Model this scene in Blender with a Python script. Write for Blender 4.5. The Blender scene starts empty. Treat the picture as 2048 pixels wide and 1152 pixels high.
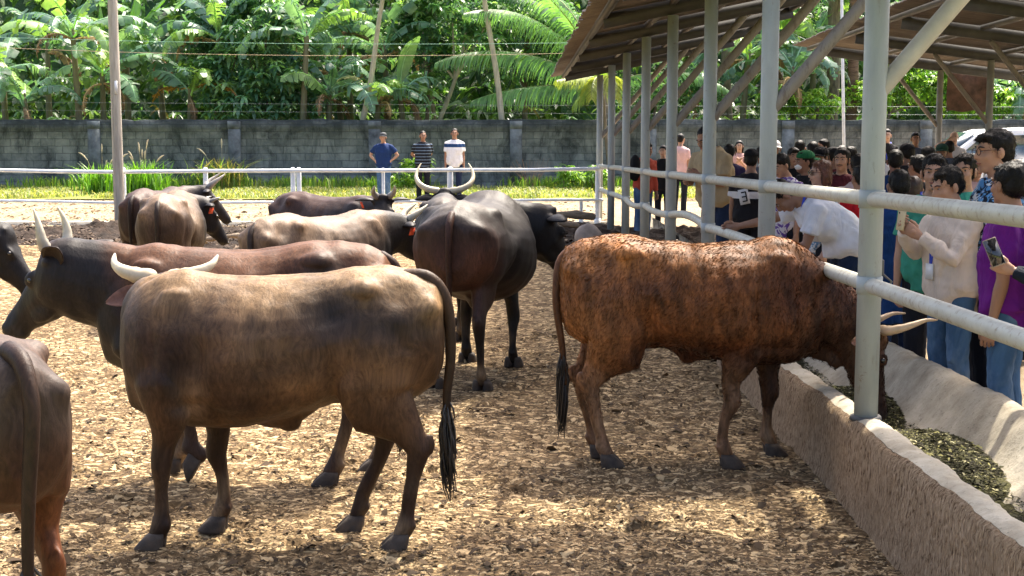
import bpy, math, random
import numpy as np
from mathutils import Vector, Matrix, noise as mnoise
R = math.radians
rng = np.random.default_rng(7); random.seed(7)
SC = bpy.context.scene
COL = SC.collection
# ------------------------------------------------------------- camera, sky, sun, exposure
cam = bpy.data.cameras.new('camera'); camo = bpy.data.objects.new('camera', cam); COL.objects.link(camo)
CAMH, PITCH, F = 2.0, R(6.61), 2901.0
camo.location = (0, 0, CAMH); camo.rotation_euler = (R(90)-PITCH, 0, 0)
cam.lens = 51.0; cam.sensor_width = 36.0; cam.clip_start = .1; cam.clip_end = 800
SC.camera = camo
SUN = Vector((.50, .87, 0)).normalized()*math.cos(R(57)) + Vector((0, 0, math.sin(R(57))))
W = bpy.data.worlds.new('World'); SC.world = W; W.use_nodes = True
nt = W.node_tree; sky = nt.nodes.new('ShaderNodeTexSky'); sky.sky_type = 'NISHITA'; sky.sun_disc = False
sky.sun_elevation = R(57); sky.sun_rotation = math.atan2(SUN.x, SUN.y)
sky.air_density = .75; sky.dust_density = 7.0; sky.ozone_density = .4
nt.links.new(sky.outputs[0], nt.nodes['Background'].inputs[0]); nt.nodes['Background'].inputs[1].default_value = .15
sl = bpy.data.lights.new('sun', 'SUN'); sl.energy = 2.35; sl.angle = R(1.5); sl.color = (1, .93, .80)
so = bpy.data.objects.new('sun', sl); COL.objects.link(so); so.rotation_euler = SUN.to_track_quat('Z', 'Y').to_euler(); so.location = (5, 5, 20)
SC.view_settings.view_transform = 'Standard'; SC.view_settings.look = 'None'
SC.view_settings.exposure = 1.88; SC.view_settings.gamma = 1

# ------------------------------------------------------------- helpers
def at(px, py, z=0.0):
    "ground point (height z) that stands under photo pixel px,py"
    a = (px-1024)/F; b = (py-576)/F
    d = Vector((a, math.cos(PITCH)-b*math.sin(PITCH), -math.sin(PITCH)-b*math.cos(PITCH)))
    t = (z-CAMH)/d.z
    return Vector((0, 0, CAMH))+d*t
def xd(px, D, z=1.0):
    "world x seen at pixel column px at distance D"
    return (px-1024)/F*(D*math.cos(PITCH)+(CAMH-z)*math.sin(PITCH))
def zd(py, D):
    "height seen at pixel row py at distance D"
    return CAMH - D*math.tan(PITCH+math.atan((py-576)/F))

class G:
    "mesh collector"
    def __init__(s): s.V = []; s.Fc = []; s.C = []; s.M = []; s.n = 0
    def add(s, V, Fc, col=None, m=0):
        V = np.asarray(V, float).reshape(-1, 3)
        s.V.append(V); o = s.n
        s.Fc += [tuple(i+o for i in f) for f in Fc]; s.M += [m]*len(Fc); s.n += len(V)
        c = np.ones((len(V), 4)); c[:, :3] = (1, 1, 1) if col is None else np.asarray(col, float)[..., :3]; s.C.append(c)
    def verts(s): return np.vstack(s.V) if s.V else np.zeros((0, 3))
    def tube(s, pts, rad, n=12, up=(0, 0, 1), cap=True, col=None, m=0, rnd=True):
        P = np.asarray(pts, float); k = len(P)
        rad = [(r, r) if np.isscalar(r) else tuple(r) for r in rad]
        T = np.gradient(P, axis=0); T /= np.maximum(np.linalg.norm(T, axis=1, keepdims=True), 1e-9)
        up = np.asarray(up, float); A = np.linspace(0, 2*np.pi, n, endpoint=False)
        rings = []; 
        u0 = up if abs(np.dot(T[0], up)) < .95 else (np.array((1., 0, 0)) if abs(T[0][0]) < .9 else np.array((0, 1., 0)))
        a_ = np.cross(T[0], u0); FR = []
        for i in range(k):
            a_ = a_-T[i]*np.dot(a_, T[i]); a_ = a_/max(1e-9, np.linalg.norm(a_)); FR.append((a_, np.cross(a_, T[i])))
        def ring(i, p, ra, rb):
            a, b = FR[i]; return p+np.outer(np.cos(A)*ra, a)+np.outer(np.sin(A)*rb, b)
        if cap and rnd:
            ra, rb = rad[0]; q = min(ra, rb)
            rings.append(ring(0, P[0]-T[0]*q*.85, ra*.5, rb*.5)); rings.append(ring(0, P[0]-T[0]*q*.5, ra*.86, rb*.86))
        for i in range(k): rings.append(ring(i, P[i], *rad[i]))
        if cap and rnd:
            ra, rb = rad[-1]; q = min(ra, rb)
            rings.append(ring(k-1, P[-1]+T[-1]*q*.5, ra*.86, rb*.86)); rings.append(ring(k-1, P[-1]+T[-1]*q*.85, ra*.5, rb*.5))
        V = np.vstack(rings); m_ = len(rings); Fc = []
        for i in range(m_-1):
            for j in range(n):
                Fc.append((i*n+j, i*n+(j+1) % n, (i+1)*n+(j+1) % n, (i+1)*n+j))
        if cap:
            Fc.append(tuple(range(n-1, -1, -1))); Fc.append(tuple((m_-1)*n+j for j in range(n)))
        s.add(V, Fc, col, m); return s
    def ball(s, c, r, n=14, mat=None, col=None, m=0):
        r = (r, r, r) if np.isscalar(r) else r; c = np.asarray(c, float); k = max(5, n//2)
        V = [(0, 0, -1)]
        for i in range(1, k):
            ph = -math.pi/2+math.pi*i/k
            for j in range(n): V.append((math.cos(ph)*math.cos(2*math.pi*j/n), math.cos(ph)*math.sin(2*math.pi*j/n), math.sin(ph)))
        V.append((0, 0, 1)); V = np.array(V)*np.array(r)
        if mat is not None: V = V@np.array(mat).T
        V = V+c; Fc = []; L = len(V)-1
        for j in range(n):
            Fc.append((0, 1+(j+1) % n, 1+j)); Fc.append((L, L-n+j, L-n+(j+1) % n))
        for i in range(k-2):
            for j in range(n):
                a = 1+i*n+j; b = 1+i*n+(j+1) % n; Fc.append((a, b, b+n, a+n))
        s.add(V, Fc, col, m); return s
    def box(s, c, d, rot=None, col=None, m=0):
        x, y, z = [q/2 for q in d]
        V = np.array([(-x, -y, -z), (x, -y, -z), (x, y, -z), (-x, y, -z), (-x, -y, z), (x, -y, z), (x, y, z), (-x, y, z)])
        if rot is not None: V = V@np.array(rot).T
        s.add(V+np.asarray(c, float), [(0, 3, 2, 1), (4, 5, 6, 7), (0, 1, 5, 4), (1, 2, 6, 5), (2, 3, 7, 6), (3, 0, 4, 7)], col, m); return s
    def mesh(s, name, smooth=True, colors=False):
        me = bpy.data.meshes.new(name); V = s.verts()
        ln = np.fromiter((len(f) for f in s.Fc), int, len(s.Fc)); idx = np.fromiter((i for f in s.Fc for i in f), int, int(ln.sum()))
        me.vertices.add(len(V)); me.vertices.foreach_set('co', V.ravel())
        me.loops.add(len(idx)); me.loops.foreach_set('vertex_index', idx)
        me.polygons.add(len(ln)); me.polygons.foreach_set('loop_start', np.concatenate(([0], np.cumsum(ln)[:-1])).astype(int)); me.polygons.foreach_set('loop_total', ln)
        if smooth: me.polygons.foreach_set('use_smooth', np.ones(len(ln), bool))
        if any(s.M): me.polygons.foreach_set('material_index', np.array(s.M, int))
        me.update(calc_edges=True); me.validate()
        if colors:
            at_ = me.color_attributes.new('tint', 'FLOAT_COLOR', 'POINT'); at_.data.foreach_set('color', np.vstack(s.C).ravel())
        return me
def link(name, me, mat=None, parent=None, loc=None):
    o = bpy.data.objects.new(name, me); COL.objects.link(o)
    if mat is not None and me is not None:
        for m_ in (mat if isinstance(mat, (list, tuple)) else [mat]): me.materials.append(m_)
    if parent: o.parent = parent
    if loc is not None: o.location = loc
    return o
def obj(name, g, mat, parent=None, smooth=True, colors=False, loc=None):
    return link(name, g.mesh(name, smooth, colors), mat, parent, loc)
def tag(o, label=None, cat=None, group=None, kind=None):
    if label: o['label'] = label
    if cat: o['category'] = cat
    if group: o['group'] = group
    if kind: o['kind'] = kind
    return o
def thing(name, label, cat, loc=(0, 0, 0), rz=0, group=None, scale=1):
    o = bpy.data.objects.new(name, None); COL.objects.link(o); o.location = loc; o.rotation_euler = (0, 0, rz)
    o.scale = (scale,)*3; o.empty_display_size = .2
    return tag(o, label, cat, group)
_ts = bpy.data.scenes.new('tmp'); 
def organic(g, voxel, iters=4, fac=.5):
    "union of the closed pieces in g as one smooth continuous mesh"
    me = g.mesh('tmp', False); o = bpy.data.objects.new('tmp', me); _ts.collection.objects.link(o)
    r = o.modifiers.new('r', 'REMESH'); r.mode = 'VOXEL'; r.voxel_size = voxel
    s_ = o.modifiers.new('s', 'SMOOTH'); s_.factor = fac; s_.iterations = iters
    vl = _ts.view_layers[0]; vl.update(); dg = vl.depsgraph; dg.update()
    out = bpy.data.meshes.new_from_object(o.evaluated_get(dg)); out.materials.clear()
    out.polygons.foreach_set('use_smooth', np.ones(len(out.polygons), bool))
    bpy.data.objects.remove(o); bpy.data.meshes.remove(me); return out
def co(me):
    a = np.empty(len(me.vertices)*3); me.vertices.foreach_get('co', a); return a.reshape(-1, 3)
def nrm(me):
    a = np.empty(len(me.vertices)*3); me.vertices.foreach_get('normal', a); return a.reshape(-1, 3)
def setcol(me, C, name='tint'):
    a = me.color_attributes.new(name, 'FLOAT_COLOR', 'POINT'); c = np.ones((len(C), 4)); c[:, :3] = C; a.data.foreach_set('color', c.ravel())
def vnoise(P, f, seed=0):
    "cheap smooth noise in about -1..1 for an array of points"
    q = P*f; r_ = np.random.default_rng(seed); out = 0
    for k in range(5):
        d = r_.normal(size=3); d /= np.linalg.norm(d); w = 1.0+r_.random()*1.2
        out = out+np.sin(q@d*w*2.2+r_.random()*6.28+1.3*np.sin(q@r_.normal(size=3)*.9+r_.random()*6))
    return out/3.2
def joinmesh(a, g):
    "append raw pieces g to an evaluated mesh a"
    h = G(); V = co(a); n = len(a.polygons); fs = [tuple(p.vertices) for p in a.polygons]
    h.add(V, fs); h.add(g.verts(), g.Fc); m_ = h.mesh('m'); bpy.data.meshes.remove(a); return m_

# ------------------------------------------------------------- materials
def nodes(m):
    m.use_nodes = True; t = m.node_tree; return t, t.nodes['Principled BSDF']
def N(t, kind, **kw):
    n = t.nodes.new(kind)
    for k, v in kw.items():
        if k.startswith('i_'): n.inputs[k[2:].replace('_', ' ')].default_value = v
        else: setattr(n, k, v)
    return n
def ramp(t, fac, stops):
    r = t.nodes.new('ShaderNodeValToRGB'); e = r.color_ramp.elements
    while len(e) < len(stops): e.new(.5)
    for q, (p, c) in zip(e, stops): q.position = p; q.color = (*c, 1) if len(c) == 3 else c
    t.links.new(fac, r.inputs[0]); return r.outputs[0]
def coords(t, scale=(1, 1, 1), kind='Object', rot=(0, 0, 0)):
    c = t.nodes.new('ShaderNodeTexCoord'); m = t.nodes.new('ShaderNodeMapping'); m.inputs['Scale'].default_value = scale; m.inputs['Rotation'].default_value = rot
    t.links.new(c.outputs[kind], m.inputs[0]); return m.outputs[0]
def noise(t, vec, scale, detail=4, rough=.6, dist=0):
    n = N(t, 'ShaderNodeTexNoise'); n.inputs['Scale'].default_value = scale; n.inputs['Detail'].default_value = detail
    n.inputs['Roughness'].default_value = rough; n.inputs['Distortion'].default_value = dist
    if vec is not None: t.links.new(vec, n.inputs['Vector'])
    return n.outputs[0]
def mix(t, a, b, f, mode='MIX'):
    m = t.nodes.new('ShaderNodeMix'); m.data_type = 'RGBA'; m.blend_type = mode
    for s_, v in ((m.inputs[6], a), (m.inputs[7], b), (m.inputs[0], f)):
        if hasattr(v, 'is_output'): t.links.new(v, s_)
        elif isinstance(v, (int, float)): s_.default_value = v
        else: s_.default_value = (*v, 1)
    return m.outputs[2]
def bump(t, h, strength=.4, dist=.01, prev=None):
    b = t.nodes.new('ShaderNodeBump'); b.inputs['Strength'].default_value = strength; b.inputs['Distance'].default_value = dist
    t.links.new(h, b.inputs['Height'])
    if prev is not None: t.links.new(prev, b.inputs['Normal'])
    return b.outputs[0]
MC = {}
def mat(name, color, rough=.7, var=.25, scale=6, bs=.2, bscale=40, bdist=.004, metal=0, spec=.5, attr=False, aniso=(1, 1, 1), c2=None, kind='Object'):
    if name in MC: return MC[name]
    m = bpy.data.materials.new(name); t, b = nodes(m); v = coords(t, aniso, kind)
    n1 = noise(t, v, scale, 5); f = ramp(t, n1, [(.3, (0, 0, 0)), (.7, (1, 1, 1))])
    dark = tuple(c*(1-var) for c in color); lite = tuple(min(1, c*(1+var*.6)) for c in color)
    if c2 is not None: dark = c2
    base = mix(t, dark, lite, f)
    if attr:
        a = N(t, 'ShaderNodeAttribute', attribute_name='tint'); base = mix(t, base, a.outputs[0], 1.0, 'MULTIPLY')
    t.links.new(base, b.inputs['Base Color']); b.inputs['Roughness'].default_value = rough; b.inputs['Metallic'].default_value = metal
    b.inputs['Specular IOR Level'].default_value = spec
    if bs: t.links.new(bump(t, noise(t, v, bscale, 4), bs, bdist), b.inputs['Normal'])
    MC[name] = m; return m
# ============================================================= SETTING
# ---- materials of the ground
def m_dirt(name, c_dark, c_mid, c_lite, flecks=True):
    m = bpy.data.materials.new(name); t, b = nodes(m); v = coords(t)
    big = noise(t, v, .55, 5, .6); med = noise(t, v, 4.5, 6, .7)
    base = mix(t, ramp(t, med, [(.32, c_dark), (.47, c_mid), (.66, c_lite)]), c_mid, ramp(t, big, [(.35, (.75,)*3), (.65, (0, 0, 0))]))
    base = mix(t, base, c_dark, ramp(t, noise(t, v, 1.6, 6, .75), [(.52, (0, 0, 0)), (.70, (.8,)*3)]))
    h = med
    if flecks:
        # flat shavings lying in the dirt: stretched noise in two directions
        vo = N(t, 'ShaderNodeTexVoronoi'); vo.inputs['Scale'].default_value = 1.0; vo.distance = 'CHEBYCHEV'
        v2 = coords(t, (23, 36, 20)); d = N(t, 'ShaderNodeVectorMath', operation='ADD'); nn = N(t, 'ShaderNodeTexNoise'); nn.inputs['Scale'].default_value = 7; nn.inputs['Detail'].default_value = 3
        t.links.new(v, nn.inputs['Vector']); sc_ = N(t, 'ShaderNodeVectorMath', operation='SCALE'); sc_.inputs['Scale'].default_value = 5.0
        t.links.new(nn.outputs['Color'], sc_.inputs[0]); t.links.new(v2, d.inputs[0]); t.links.new(sc_.outputs[0], d.inputs[1]); t.links.new(d.outputs[0], vo.inputs['Vector'])
        sh = ramp(t, vo.outputs['Distance'], [(.16, (0, 0, 0)), (.42, (1, 1, 1))])
        base = mix(t, base, tuple(q*.38 for q in c_dark), mix(t, (0, 0, 0), sh, .75))  # dark gaps between flecks: shadow painted into the base colour
        rc = N(t, 'ShaderNodeSeparateColor'); t.links.new(vo.outputs['Color'], rc.inputs[0])
        base = mix(t, base, tuple(min(1, q*1.5) for q in c_lite), ramp(t, rc.outputs[0], [(.80, (0, 0, 0)), (.84, (.6,)*3)]))
        bb = bump(t, vo.outputs['Distance'], .7, -.012, bump(t, med, .8, .03)); 
    else: bb = bump(t, noise(t, v, 9, 8, .75), .8, .05)
    t.links.new(bb, b.inputs['Normal']); t.links.new(base, b.inputs['Base Color']); b.inputs['Roughness'].default_value = .95; b.inputs['Specular IOR Level'].default_value = .15
    return m
M_corral = m_dirt('trampled_shavings', (.075, .046, .024), (.30, .20, .10), (.50, .37, .205))
M_sand = m_dirt('pale_sand', (.17, .12, .07), (.34, .26, .165), (.46, .37, .25), False)
M_soil = m_dirt('grass_soil', (.10, .12, .03), (.22, .24, .06), (.34, .33, .10), False)
_rd = np.random.default_rng(77); DENTS = [(a, b, r_, d_) for a, b, r_, d_ in zip(_rd.uniform(-3.6, 1.6, 700), 5.2+8.5*_rd.random(700)**1.3, _rd.uniform(.035, .065, 700), _rd.uniform(.012, .030, 700))]
def relief(x, y):
    P = np.stack([x, y, 0*x], 1); h = .014*(vnoise(P, 2.3, 3)*.6+vnoise(P, 7, 4)*.5)+.004*vnoise(P, 21, 5)
    for (a, b, r_, d_) in DENTS:
        k = np.nonzero((np.abs(x-a) < r_*2.4) & (np.abs(y-b) < r_*2.4))[0]
        if len(k): q = np.hypot(x[k]-a, y[k]-b)/r_; h[k] += -d_*np.exp(-q**4)+d_*.45*np.exp(-((q-1.35)/.35)**2)
    return h
def sheet(name, x0, x1, y0, y1, nx, ny, z, amp, f, m, seed=1, label=None):
    X, Y = np.meshgrid(np.linspace(x0, x1, nx), np.linspace(y0, y1, ny)); P = np.stack([X.ravel(), Y.ravel(), np.zeros(X.size)], 1)
    e = np.minimum(np.minimum(P[:, 0]-x0, x1-P[:, 0]), np.minimum(P[:, 1]-y0, y1-P[:, 1])); e = np.clip(e/.4, 0, 1)
    h = (vnoise(P, f, seed)*.5+vnoise(P, f*3.1, seed+1)*.3+vnoise(P, f*8, seed+2)*.2)
    P[:, 2] = z+(amp*np.clip(h, -1, 1)*e if seed != 3 else relief(P[:, 0], P[:, 1])*e)
    Fc = [(j*nx+i, j*nx+i+1, (j+1)*nx+i+1, (j+1)*nx+i) for j in range(ny-1) for i in range(nx-1)]
    g = G(); g.add(P, Fc); return tag(obj(name, g, m), kind='structure')
g = G(); g.add([(-300, -60, -.12), (300, -60, -.12), (300, 500, -.12), (-300, 500, -.12)], [(0, 1, 2, 3)]); tag(obj('ground', g, M_soil), kind='structure')
sheet('corral_floor', -9, 2.15, 3.2, 15, 420, 620, 0, .016, 2.3, M_corral, 3)
sheet('corral_floor_far', -16, 2.15, 14.9, 27.2, 150, 150, -.004, .03, 2.0, M_corral, 8)
sheet('walkway', 2.15, 22, 2.5, 41.4, 120, 160, -.012, .02, 1.6, M_sand, 5)
sheet('sand_strip', -24, 2.15, 27.0, 36.0, 200, 90, .03, .05, 1.2, M_sand, 6)
sheet('grass_verge', -24, 2.15, 35.8, 41.5, 160, 60, .06, .06, 1.2, M_soil, 7)
# (relief is shared by the floor and what lies on it)
# loose shavings, straw and clods on the corral floor
def chips(name, n, xr, yr, zf, size, cols, mat_, seed, lab=None, curl=.35, asp=(.18, .5), bias=2.0):
    r = np.random.default_rng(seed); u = r.random(n)
    y = yr[0]+(yr[1]-yr[0])*u**bias; x = xr(y, r.random(n)) if callable(xr) else r.uniform(xr[0], xr[1], n)
    if name == 'wood_shavings': q_ = vnoise(np.stack([x, y, 0*x], 1), 1.7, 31)+.6*vnoise(np.stack([x, y, 0*x], 1), 5.1, 32); kp = r.random(n) > np.clip((q_-.25)*1.4, 0, .82); x, y = x[kp], y[kp]; n = len(x)
    a = r.normal(0, .8, n); L = size[0]*np.exp(r.normal(0, size[1], n)); w = L*r.uniform(asp[0], asp[1], n); z = zf(x, y)
    d = np.stack([np.cos(a), np.sin(a), r.normal(0, .22, n)], 1); s_ = np.stack([-np.sin(a), np.cos(a), r.normal(0, .3, n)], 1)
    c = np.stack([x, y, z+.004+L*.10], 1); up = np.array((0, 0, 1.))
    V = np.empty((n, 6, 3)); dl = d*L[:, None]*.5; sw = s_*w[:, None]*.5; cu = up*(L*curl*r.uniform(.1, 1, n))[:, None]*.5
    V[:, 0] = c-dl-sw*.6; V[:, 1] = c-dl+sw*.6; V[:, 2] = c+sw+cu; V[:, 3] = c-sw+cu; V[:, 4] = c+dl+sw*.5; V[:, 5] = c+dl-sw*.5
    ci = r.choice(len(cols), n, p=[q[1] for q in cols]); C = np.array([q[0] for q in cols])[ci]*r.uniform(.75, 1.2, (n, 1))*(1+.22*vnoise(np.stack([x, y, 0*x], 1), .9, 5)+.14*vnoise(np.stack([x, y, 0*x], 1), 3.1, 6))[:, None]
    i = np.arange(n)*6; Fs = np.concatenate([np.stack([i, i+3, i+2, i+1], 1), np.stack([i+3, i+5, i+4, i+2], 1)])
    g = G(); g.V = [V.reshape(-1, 3)]; g.n = n*6; g.Fc = [tuple(f) for f in Fs.tolist()]; g.M = [0]*len(g.Fc)
    Cc = np.ones((n*6, 4)); Cc[:, :3] = np.repeat(np.clip(C, 0, 1), 6, 0); g.C = [Cc]
    o = obj(name, g, mat_, None, False, True); return tag(o, lab, None, None, 'stuff')
M_chip = mat('shavings', (1, 1, 1), .85, .15, 30, 0, attr=True, spec=.2)
cc = [((.42, .305, .165), .33), ((.33, .23, .12), .33), ((.19, .128, .068), .20), ((.52, .42, .26), .04), ((.065, .042, .025), .10)]
chips('wood_shavings', 150000, lambda y, u: np.maximum(-.40*y-.4, -8)+u*(1.72-np.maximum(-.40*y-.4, -8)), (5.3, 15), lambda x, y: relief(x, y)-.001, (.0135, .38), cc, M_chip, 11, 'pale wood shavings and straw scattered over the corral floor', curl=.16)
cd = [((.055, .036, .02), .6), ((.10, .065, .035), .4)]
chips('dung_clods', 16000, lambda y, u: np.maximum(-.40*y-.4, -8)+u*(1.72-np.maximum(-.40*y-.4, -8)), (5.3, 16), lambda x, y: relief(x, y)+.001, (.016, .5), cd, M_chip, 12, 'dark trampled dung clods on the corral floor', curl=.6, asp=(.5, .9))
chips('sand_clods', 20000, (-16, 2.0), (27.4, 36.2), lambda x, y: .03+0*x, (.032, .5), [((.40, .31, .19), .5), ((.24, .17, .10), .35), ((.12, .085, .05), .15)], M_chip, 14, 'clods and dry stalks on the sand strip beyond the kerb', curl=.3, asp=(.4, .9), bias=1)
# manure bank below the far kerb, its dark tone also standing in for shadow there
def mound(name, pts, m, lab, seed, kind='stuff', n=60, amp=.05):
    g = G()
    for (cx, cy, rx, ry, h) in pts:
        k = n; X, Y = np.meshgrid(np.linspace(-1, 1, k), np.linspace(-1, 1, k)); r2 = X**2+Y**2
        P = np.stack([cx+X.ravel()*rx, cy+Y.ravel()*ry, np.zeros(k*k)], 1); f = np.clip(1-r2.ravel(), 0, 1)
        P[:, 2] = -.03+h*f**.8*(1+.35*vnoise(P, 2.2, seed))+amp*vnoise(P, 7, seed+1)*np.sqrt(f)+amp*.6*vnoise(P, 19, seed+2)*np.sqrt(f)
        g.add(P, [(j*k+i, j*k+i+1, (j+1)*k+i+1, (j+1)*k+i) for j in range(k-1) for i in range(k-1)])
    return tag(obj(name, g, m), lab, None, None, kind)
M_manure = mat('manure', (.034, .022, .015), .9, .7, 5, .9, 14, .04, spec=.2)
mound('manure_bank', [(-9.5+2.6*i, 24.6+.5*math.sin(i*2.1), 2.1, 2.0, .17+.05*math.sin(i*1.7)) for i in range(6)]+[(.2, 23.5, 1.5, 2.2, .2), (-4.2, 23.2, 1.3, 1.4, .14), (1.2, 21.5, .6, 1.6, .2)], M_manure, 'dark lumpy manure bank along the far kerb', 4)
cm = [((.06, .04, .028), .4), ((.13, .09, .06), .3), ((.025, .017, .012), .2), ((.30, .24, .17), .1)]
chips('manure_crumbs', 9000, (-10.5, 1.8), (21.6, 26.9), lambda x, y: .05+.10*np.sin(x*2.4)**2*np.ones_like(y), (.05, .4), cm, M_chip, 13, 'dark crumbs and straw on the manure bank', curl=.6, asp=(.3, .8), bias=1)
# ---- block wall
def m_wall():
    m = bpy.data.materials.new('block_wall'); t, b = nodes(m)
    c = t.nodes.new('ShaderNodeTexCoord'); mp = N(t, 'ShaderNodeMapping'); mp.inputs['Rotation'].default_value = (R(90), 0, 0)
    t.links.new(c.outputs['Object'], mp.inputs[0]); v = coords(t)
    wob = N(t, 'ShaderNodeTexNoise'); wob.inputs['Scale'].default_value = 3; t.links.new(v, wob.inputs['Vector'])
    sc_ = N(t, 'ShaderNodeVectorMath', operation='SCALE'); sc_.inputs['Scale'].default_value = .05; t.links.new(wob.outputs['Color'], sc_.inputs[0])
    ad = N(t, 'ShaderNodeVectorMath', operation='ADD'); t.links.new(mp.outputs[0], ad.inputs[0]); t.links.new(sc_.outputs[0], ad.inputs[1])
    br = N(t, 'ShaderNodeTexBrick'); t.links.new(ad.outputs[0], br.inputs['Vector'])
    br.inputs['Scale'].default_value = 1; br.inputs['Brick Width'].default_value = .42; br.inputs['Row Height'].default_value = .205; br.inputs['Mortar Size'].default_value = .014; br.inputs['Mortar Smooth'].default_value = .4
    br.inputs['Color1'].default_value = (.30, .325, .335, 1); br.inputs['Color2'].default_value = (.20, .222, .235, 1); br.inputs['Mortar'].default_value = (.15, .168, .178, 1); br.inputs['Bias'].default_value = .05
    st = ramp(t, noise(t, coords(t, (1, 1, .55)), 1.6, 9, .72, .5), [(.36, (.22, .24, .25)), (.50, (.72, .74, .74)), (.62, (1.05, 1.05, 1.03))])
    base = mix(t, br.outputs[0], st, 1.0, 'MULTIPLY')
    base = mix(t, base, (.44, .44, .42), ramp(t, noise(t, v, 14, 8, .8), [(.60, (0, 0, 0)), (.68, (.55,)*3)]))
    # old black algae on the cap beam and the first courses, blotchy lower edge
    sx = N(t, 'ShaderNodeSeparateXYZ'); t.links.new(c.outputs['Object'], sx.inputs[0])
    ma = N(t, 'ShaderNodeMath', operation='MULTIPLY_ADD'); ma.inputs[1].default_value = .9; t.links.new(noise(t, v, 1.1, 6, .7), ma.inputs[0]); t.links.new(sx.outputs[2], ma.inputs[2])
    base = mix(t, base, (.022, .028, .028), ramp(t, ma.outputs[0], [(.0, (0, 0, 0)), (.93, (0, 0, 0)), (1.0, (0, 0, 0))]))
    mr = N(t, 'ShaderNodeMapRange'); mr.inputs['From Min'].default_value = 1.95; mr.inputs['From Max'].default_value = 2.45; t.links.new(ma.outputs[0], mr.inputs['Value'])
    base = mix(t, base, (.03, .038, .038), mr.outputs[0])
    h = mix(t, br.outputs['Fac'], noise(t, v, 25, 6), .5)
    t.links.new(bump(t, h, .7, -.02, bump(t, noise(t, v, 6, 8), .5, .05)), b.inputs['Normal']); t.links.new(base, b.inputs['Base Color']); b.inputs['Roughness'].default_value = .95; b.inputs['Specular IOR Level'].default_value = .2
    return m
M_wall = m_wall()
wall = thing('perimeter_wall', 'long weathered grey concrete block wall behind the corral', 'wall', (0, 41.7, 0))
g = G(); nx = 200; xs = np.linspace(-26, 30, nx)
top = 2.0+.010*np.sin(xs*3.1)+.012*np.sin(xs*7.7)+.004*xs*0
prof = [(-.09, -.2), (-.09, 1)]
V = []
for i, x in enumerate(xs):
    zt = top[i]+random.uniform(-.012, .012); V += [(x, -.08, -.2), (x, -.08, 1.72), (x, -.11, 1.74), (x, -.115, zt), (x, .11, zt+.01), (x, .1, -.2)]
g.add(V, [(i*6+j, (i+1)*6+j, (i+1)*6+j+1, i*6+j+1) for i in range(nx-1) for j in range(5)])
obj('wall_panel', g, M_wall, wall, False)
for px in (-90, 190, 470, 750, 1032, 1300, 1575, 1850, 2130):
    x = xd(px, 41.6); g = G(); g.box((x, -.10, .92), (.34, .16, 2.1)); g.box((x, -.13, 1.86), (.36, .12, .22)); obj('pilaster', g, mat('stained_pilaster', (.13, .15, .16), .95, .6, 3, .6, 12, .02, c2=(.035, .042, .045)), wall, False)
M_strand = mat('wire_metal', (.25, .27, .27), .5, .2, 5, 0, metal=.6)
def wire(name, p0, p1, sag, r, m, lab, barbs=False):
    g = G(); P = [Vector(p0).lerp(Vector(p1), i/24)-Vector((0, 0, sag*4*(i/24)*(1-i/24))) for i in range(25)]
    g.tube(P, [r]*25, 5)
    if barbs:
        for i in range(int((P[-1]-P[0]).length/.35)):
            q = P[0].lerp(P[-1], (i+.5)/((P[-1]-P[0]).length/.35)); g.box((q.x, q.y, q.z-sag*.9), (.008, .008, .05)); 
    return tag(obj(name, g, m), lab, 'wire')
M_gw = mat('green_cord', (.25, .5, .36), .6, .2, 5, 0); M_tan = mat('tan_cord', (.55, .42, .26), .6, .2, 5, 0)
wire('cord', (xd(-60, 30), 30, zd(72, 30)), (xd(1420, 30), 30, zd(80, 30)), .12, .004, M_gw, 'thin green cord stretched across in front of the banana plants', False)
wire('cord', (xd(-60, 30), 30, zd(92, 30)), (xd(1420, 30), 30, zd(97, 30)), .17, .004, M_tan, 'thin tan cord just below the green cord before the banana plants', False)
for k, (yy, lb) in enumerate(((206, 'uppermost'), (222, 'lower'))):
    wire('barbed_wire', (xd(-80, 41.6), 41.65, zd(yy-3, 41.6)), (xd(2150, 41.6), 41.65, zd(yy+8, 41.6)), .03, .0035, M_strand, '%s strand of rusty barbed wire above the block wall' % lb, True)
# ---- far rail fence
M_galv = mat('grey_white_pipe', (.80, .83, .84), .5, .20, 5, .1, 60, .002, c2=(.55, .59, .61))
M_pipe = None
def m_pipe(name='post_paint', base=(.385, .425, .415), dirt=(.25, .24, .2), amt=.62, zs=.25):
    m = bpy.data.materials.new(name); t, b = nodes(m); v = coords(t); v2 = coords(t, (1, 1, zs))
    c = mix(t, base, tuple(q*.78 for q in base), ramp(t, noise(t, v2, 7, 6, .65), [(.35, (0, 0, 0)), (.7, (1,)*3)]))
    c = mix(t, c, dirt, ramp(t, noise(t, v2, 22, 8, .75), [(amt-.03, (0, 0, 0)), (amt+.07, (.85,)*3)]))
    c = mix(t, c, (.16, .085, .04), ramp(t, noise(t, v, 9, 9, .8), [(.61, (0, 0, 0)), (.68, (.8,)*3)]))
    t.links.new(c, b.inputs['Base Color']); b.inputs['Roughness'].default_value = .5
    t.links.new(bump(t, noise(t, v, 30, 6), .12, .003), b.inputs['Normal']); return m
M_post = m_pipe(); M_rail = m_pipe('rail_paint', (.50, .50, .43), (.26, .21, .15), .56, 1); M_strut = m_pipe('strut_paint', (.26, .24, .22), (.12, .1, .08), .55)
fence = thing('rail_fence', 'pale metal pipe rail fence at the far end of the corral', 'fence', (0, 27.2, 0))
DF = 27.2
def pt(px, py, D=DF): return (xd(px, D), D-DF, zd(py, D))
g = G(); Pp = [pt(px, py) for px, py in ((-200, 340), (-20, 340), (120, 343), (232, 344), (420, 342), (600, 341), (780, 341), (900, 340), (1060, 340), (1205, 337))]
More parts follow.
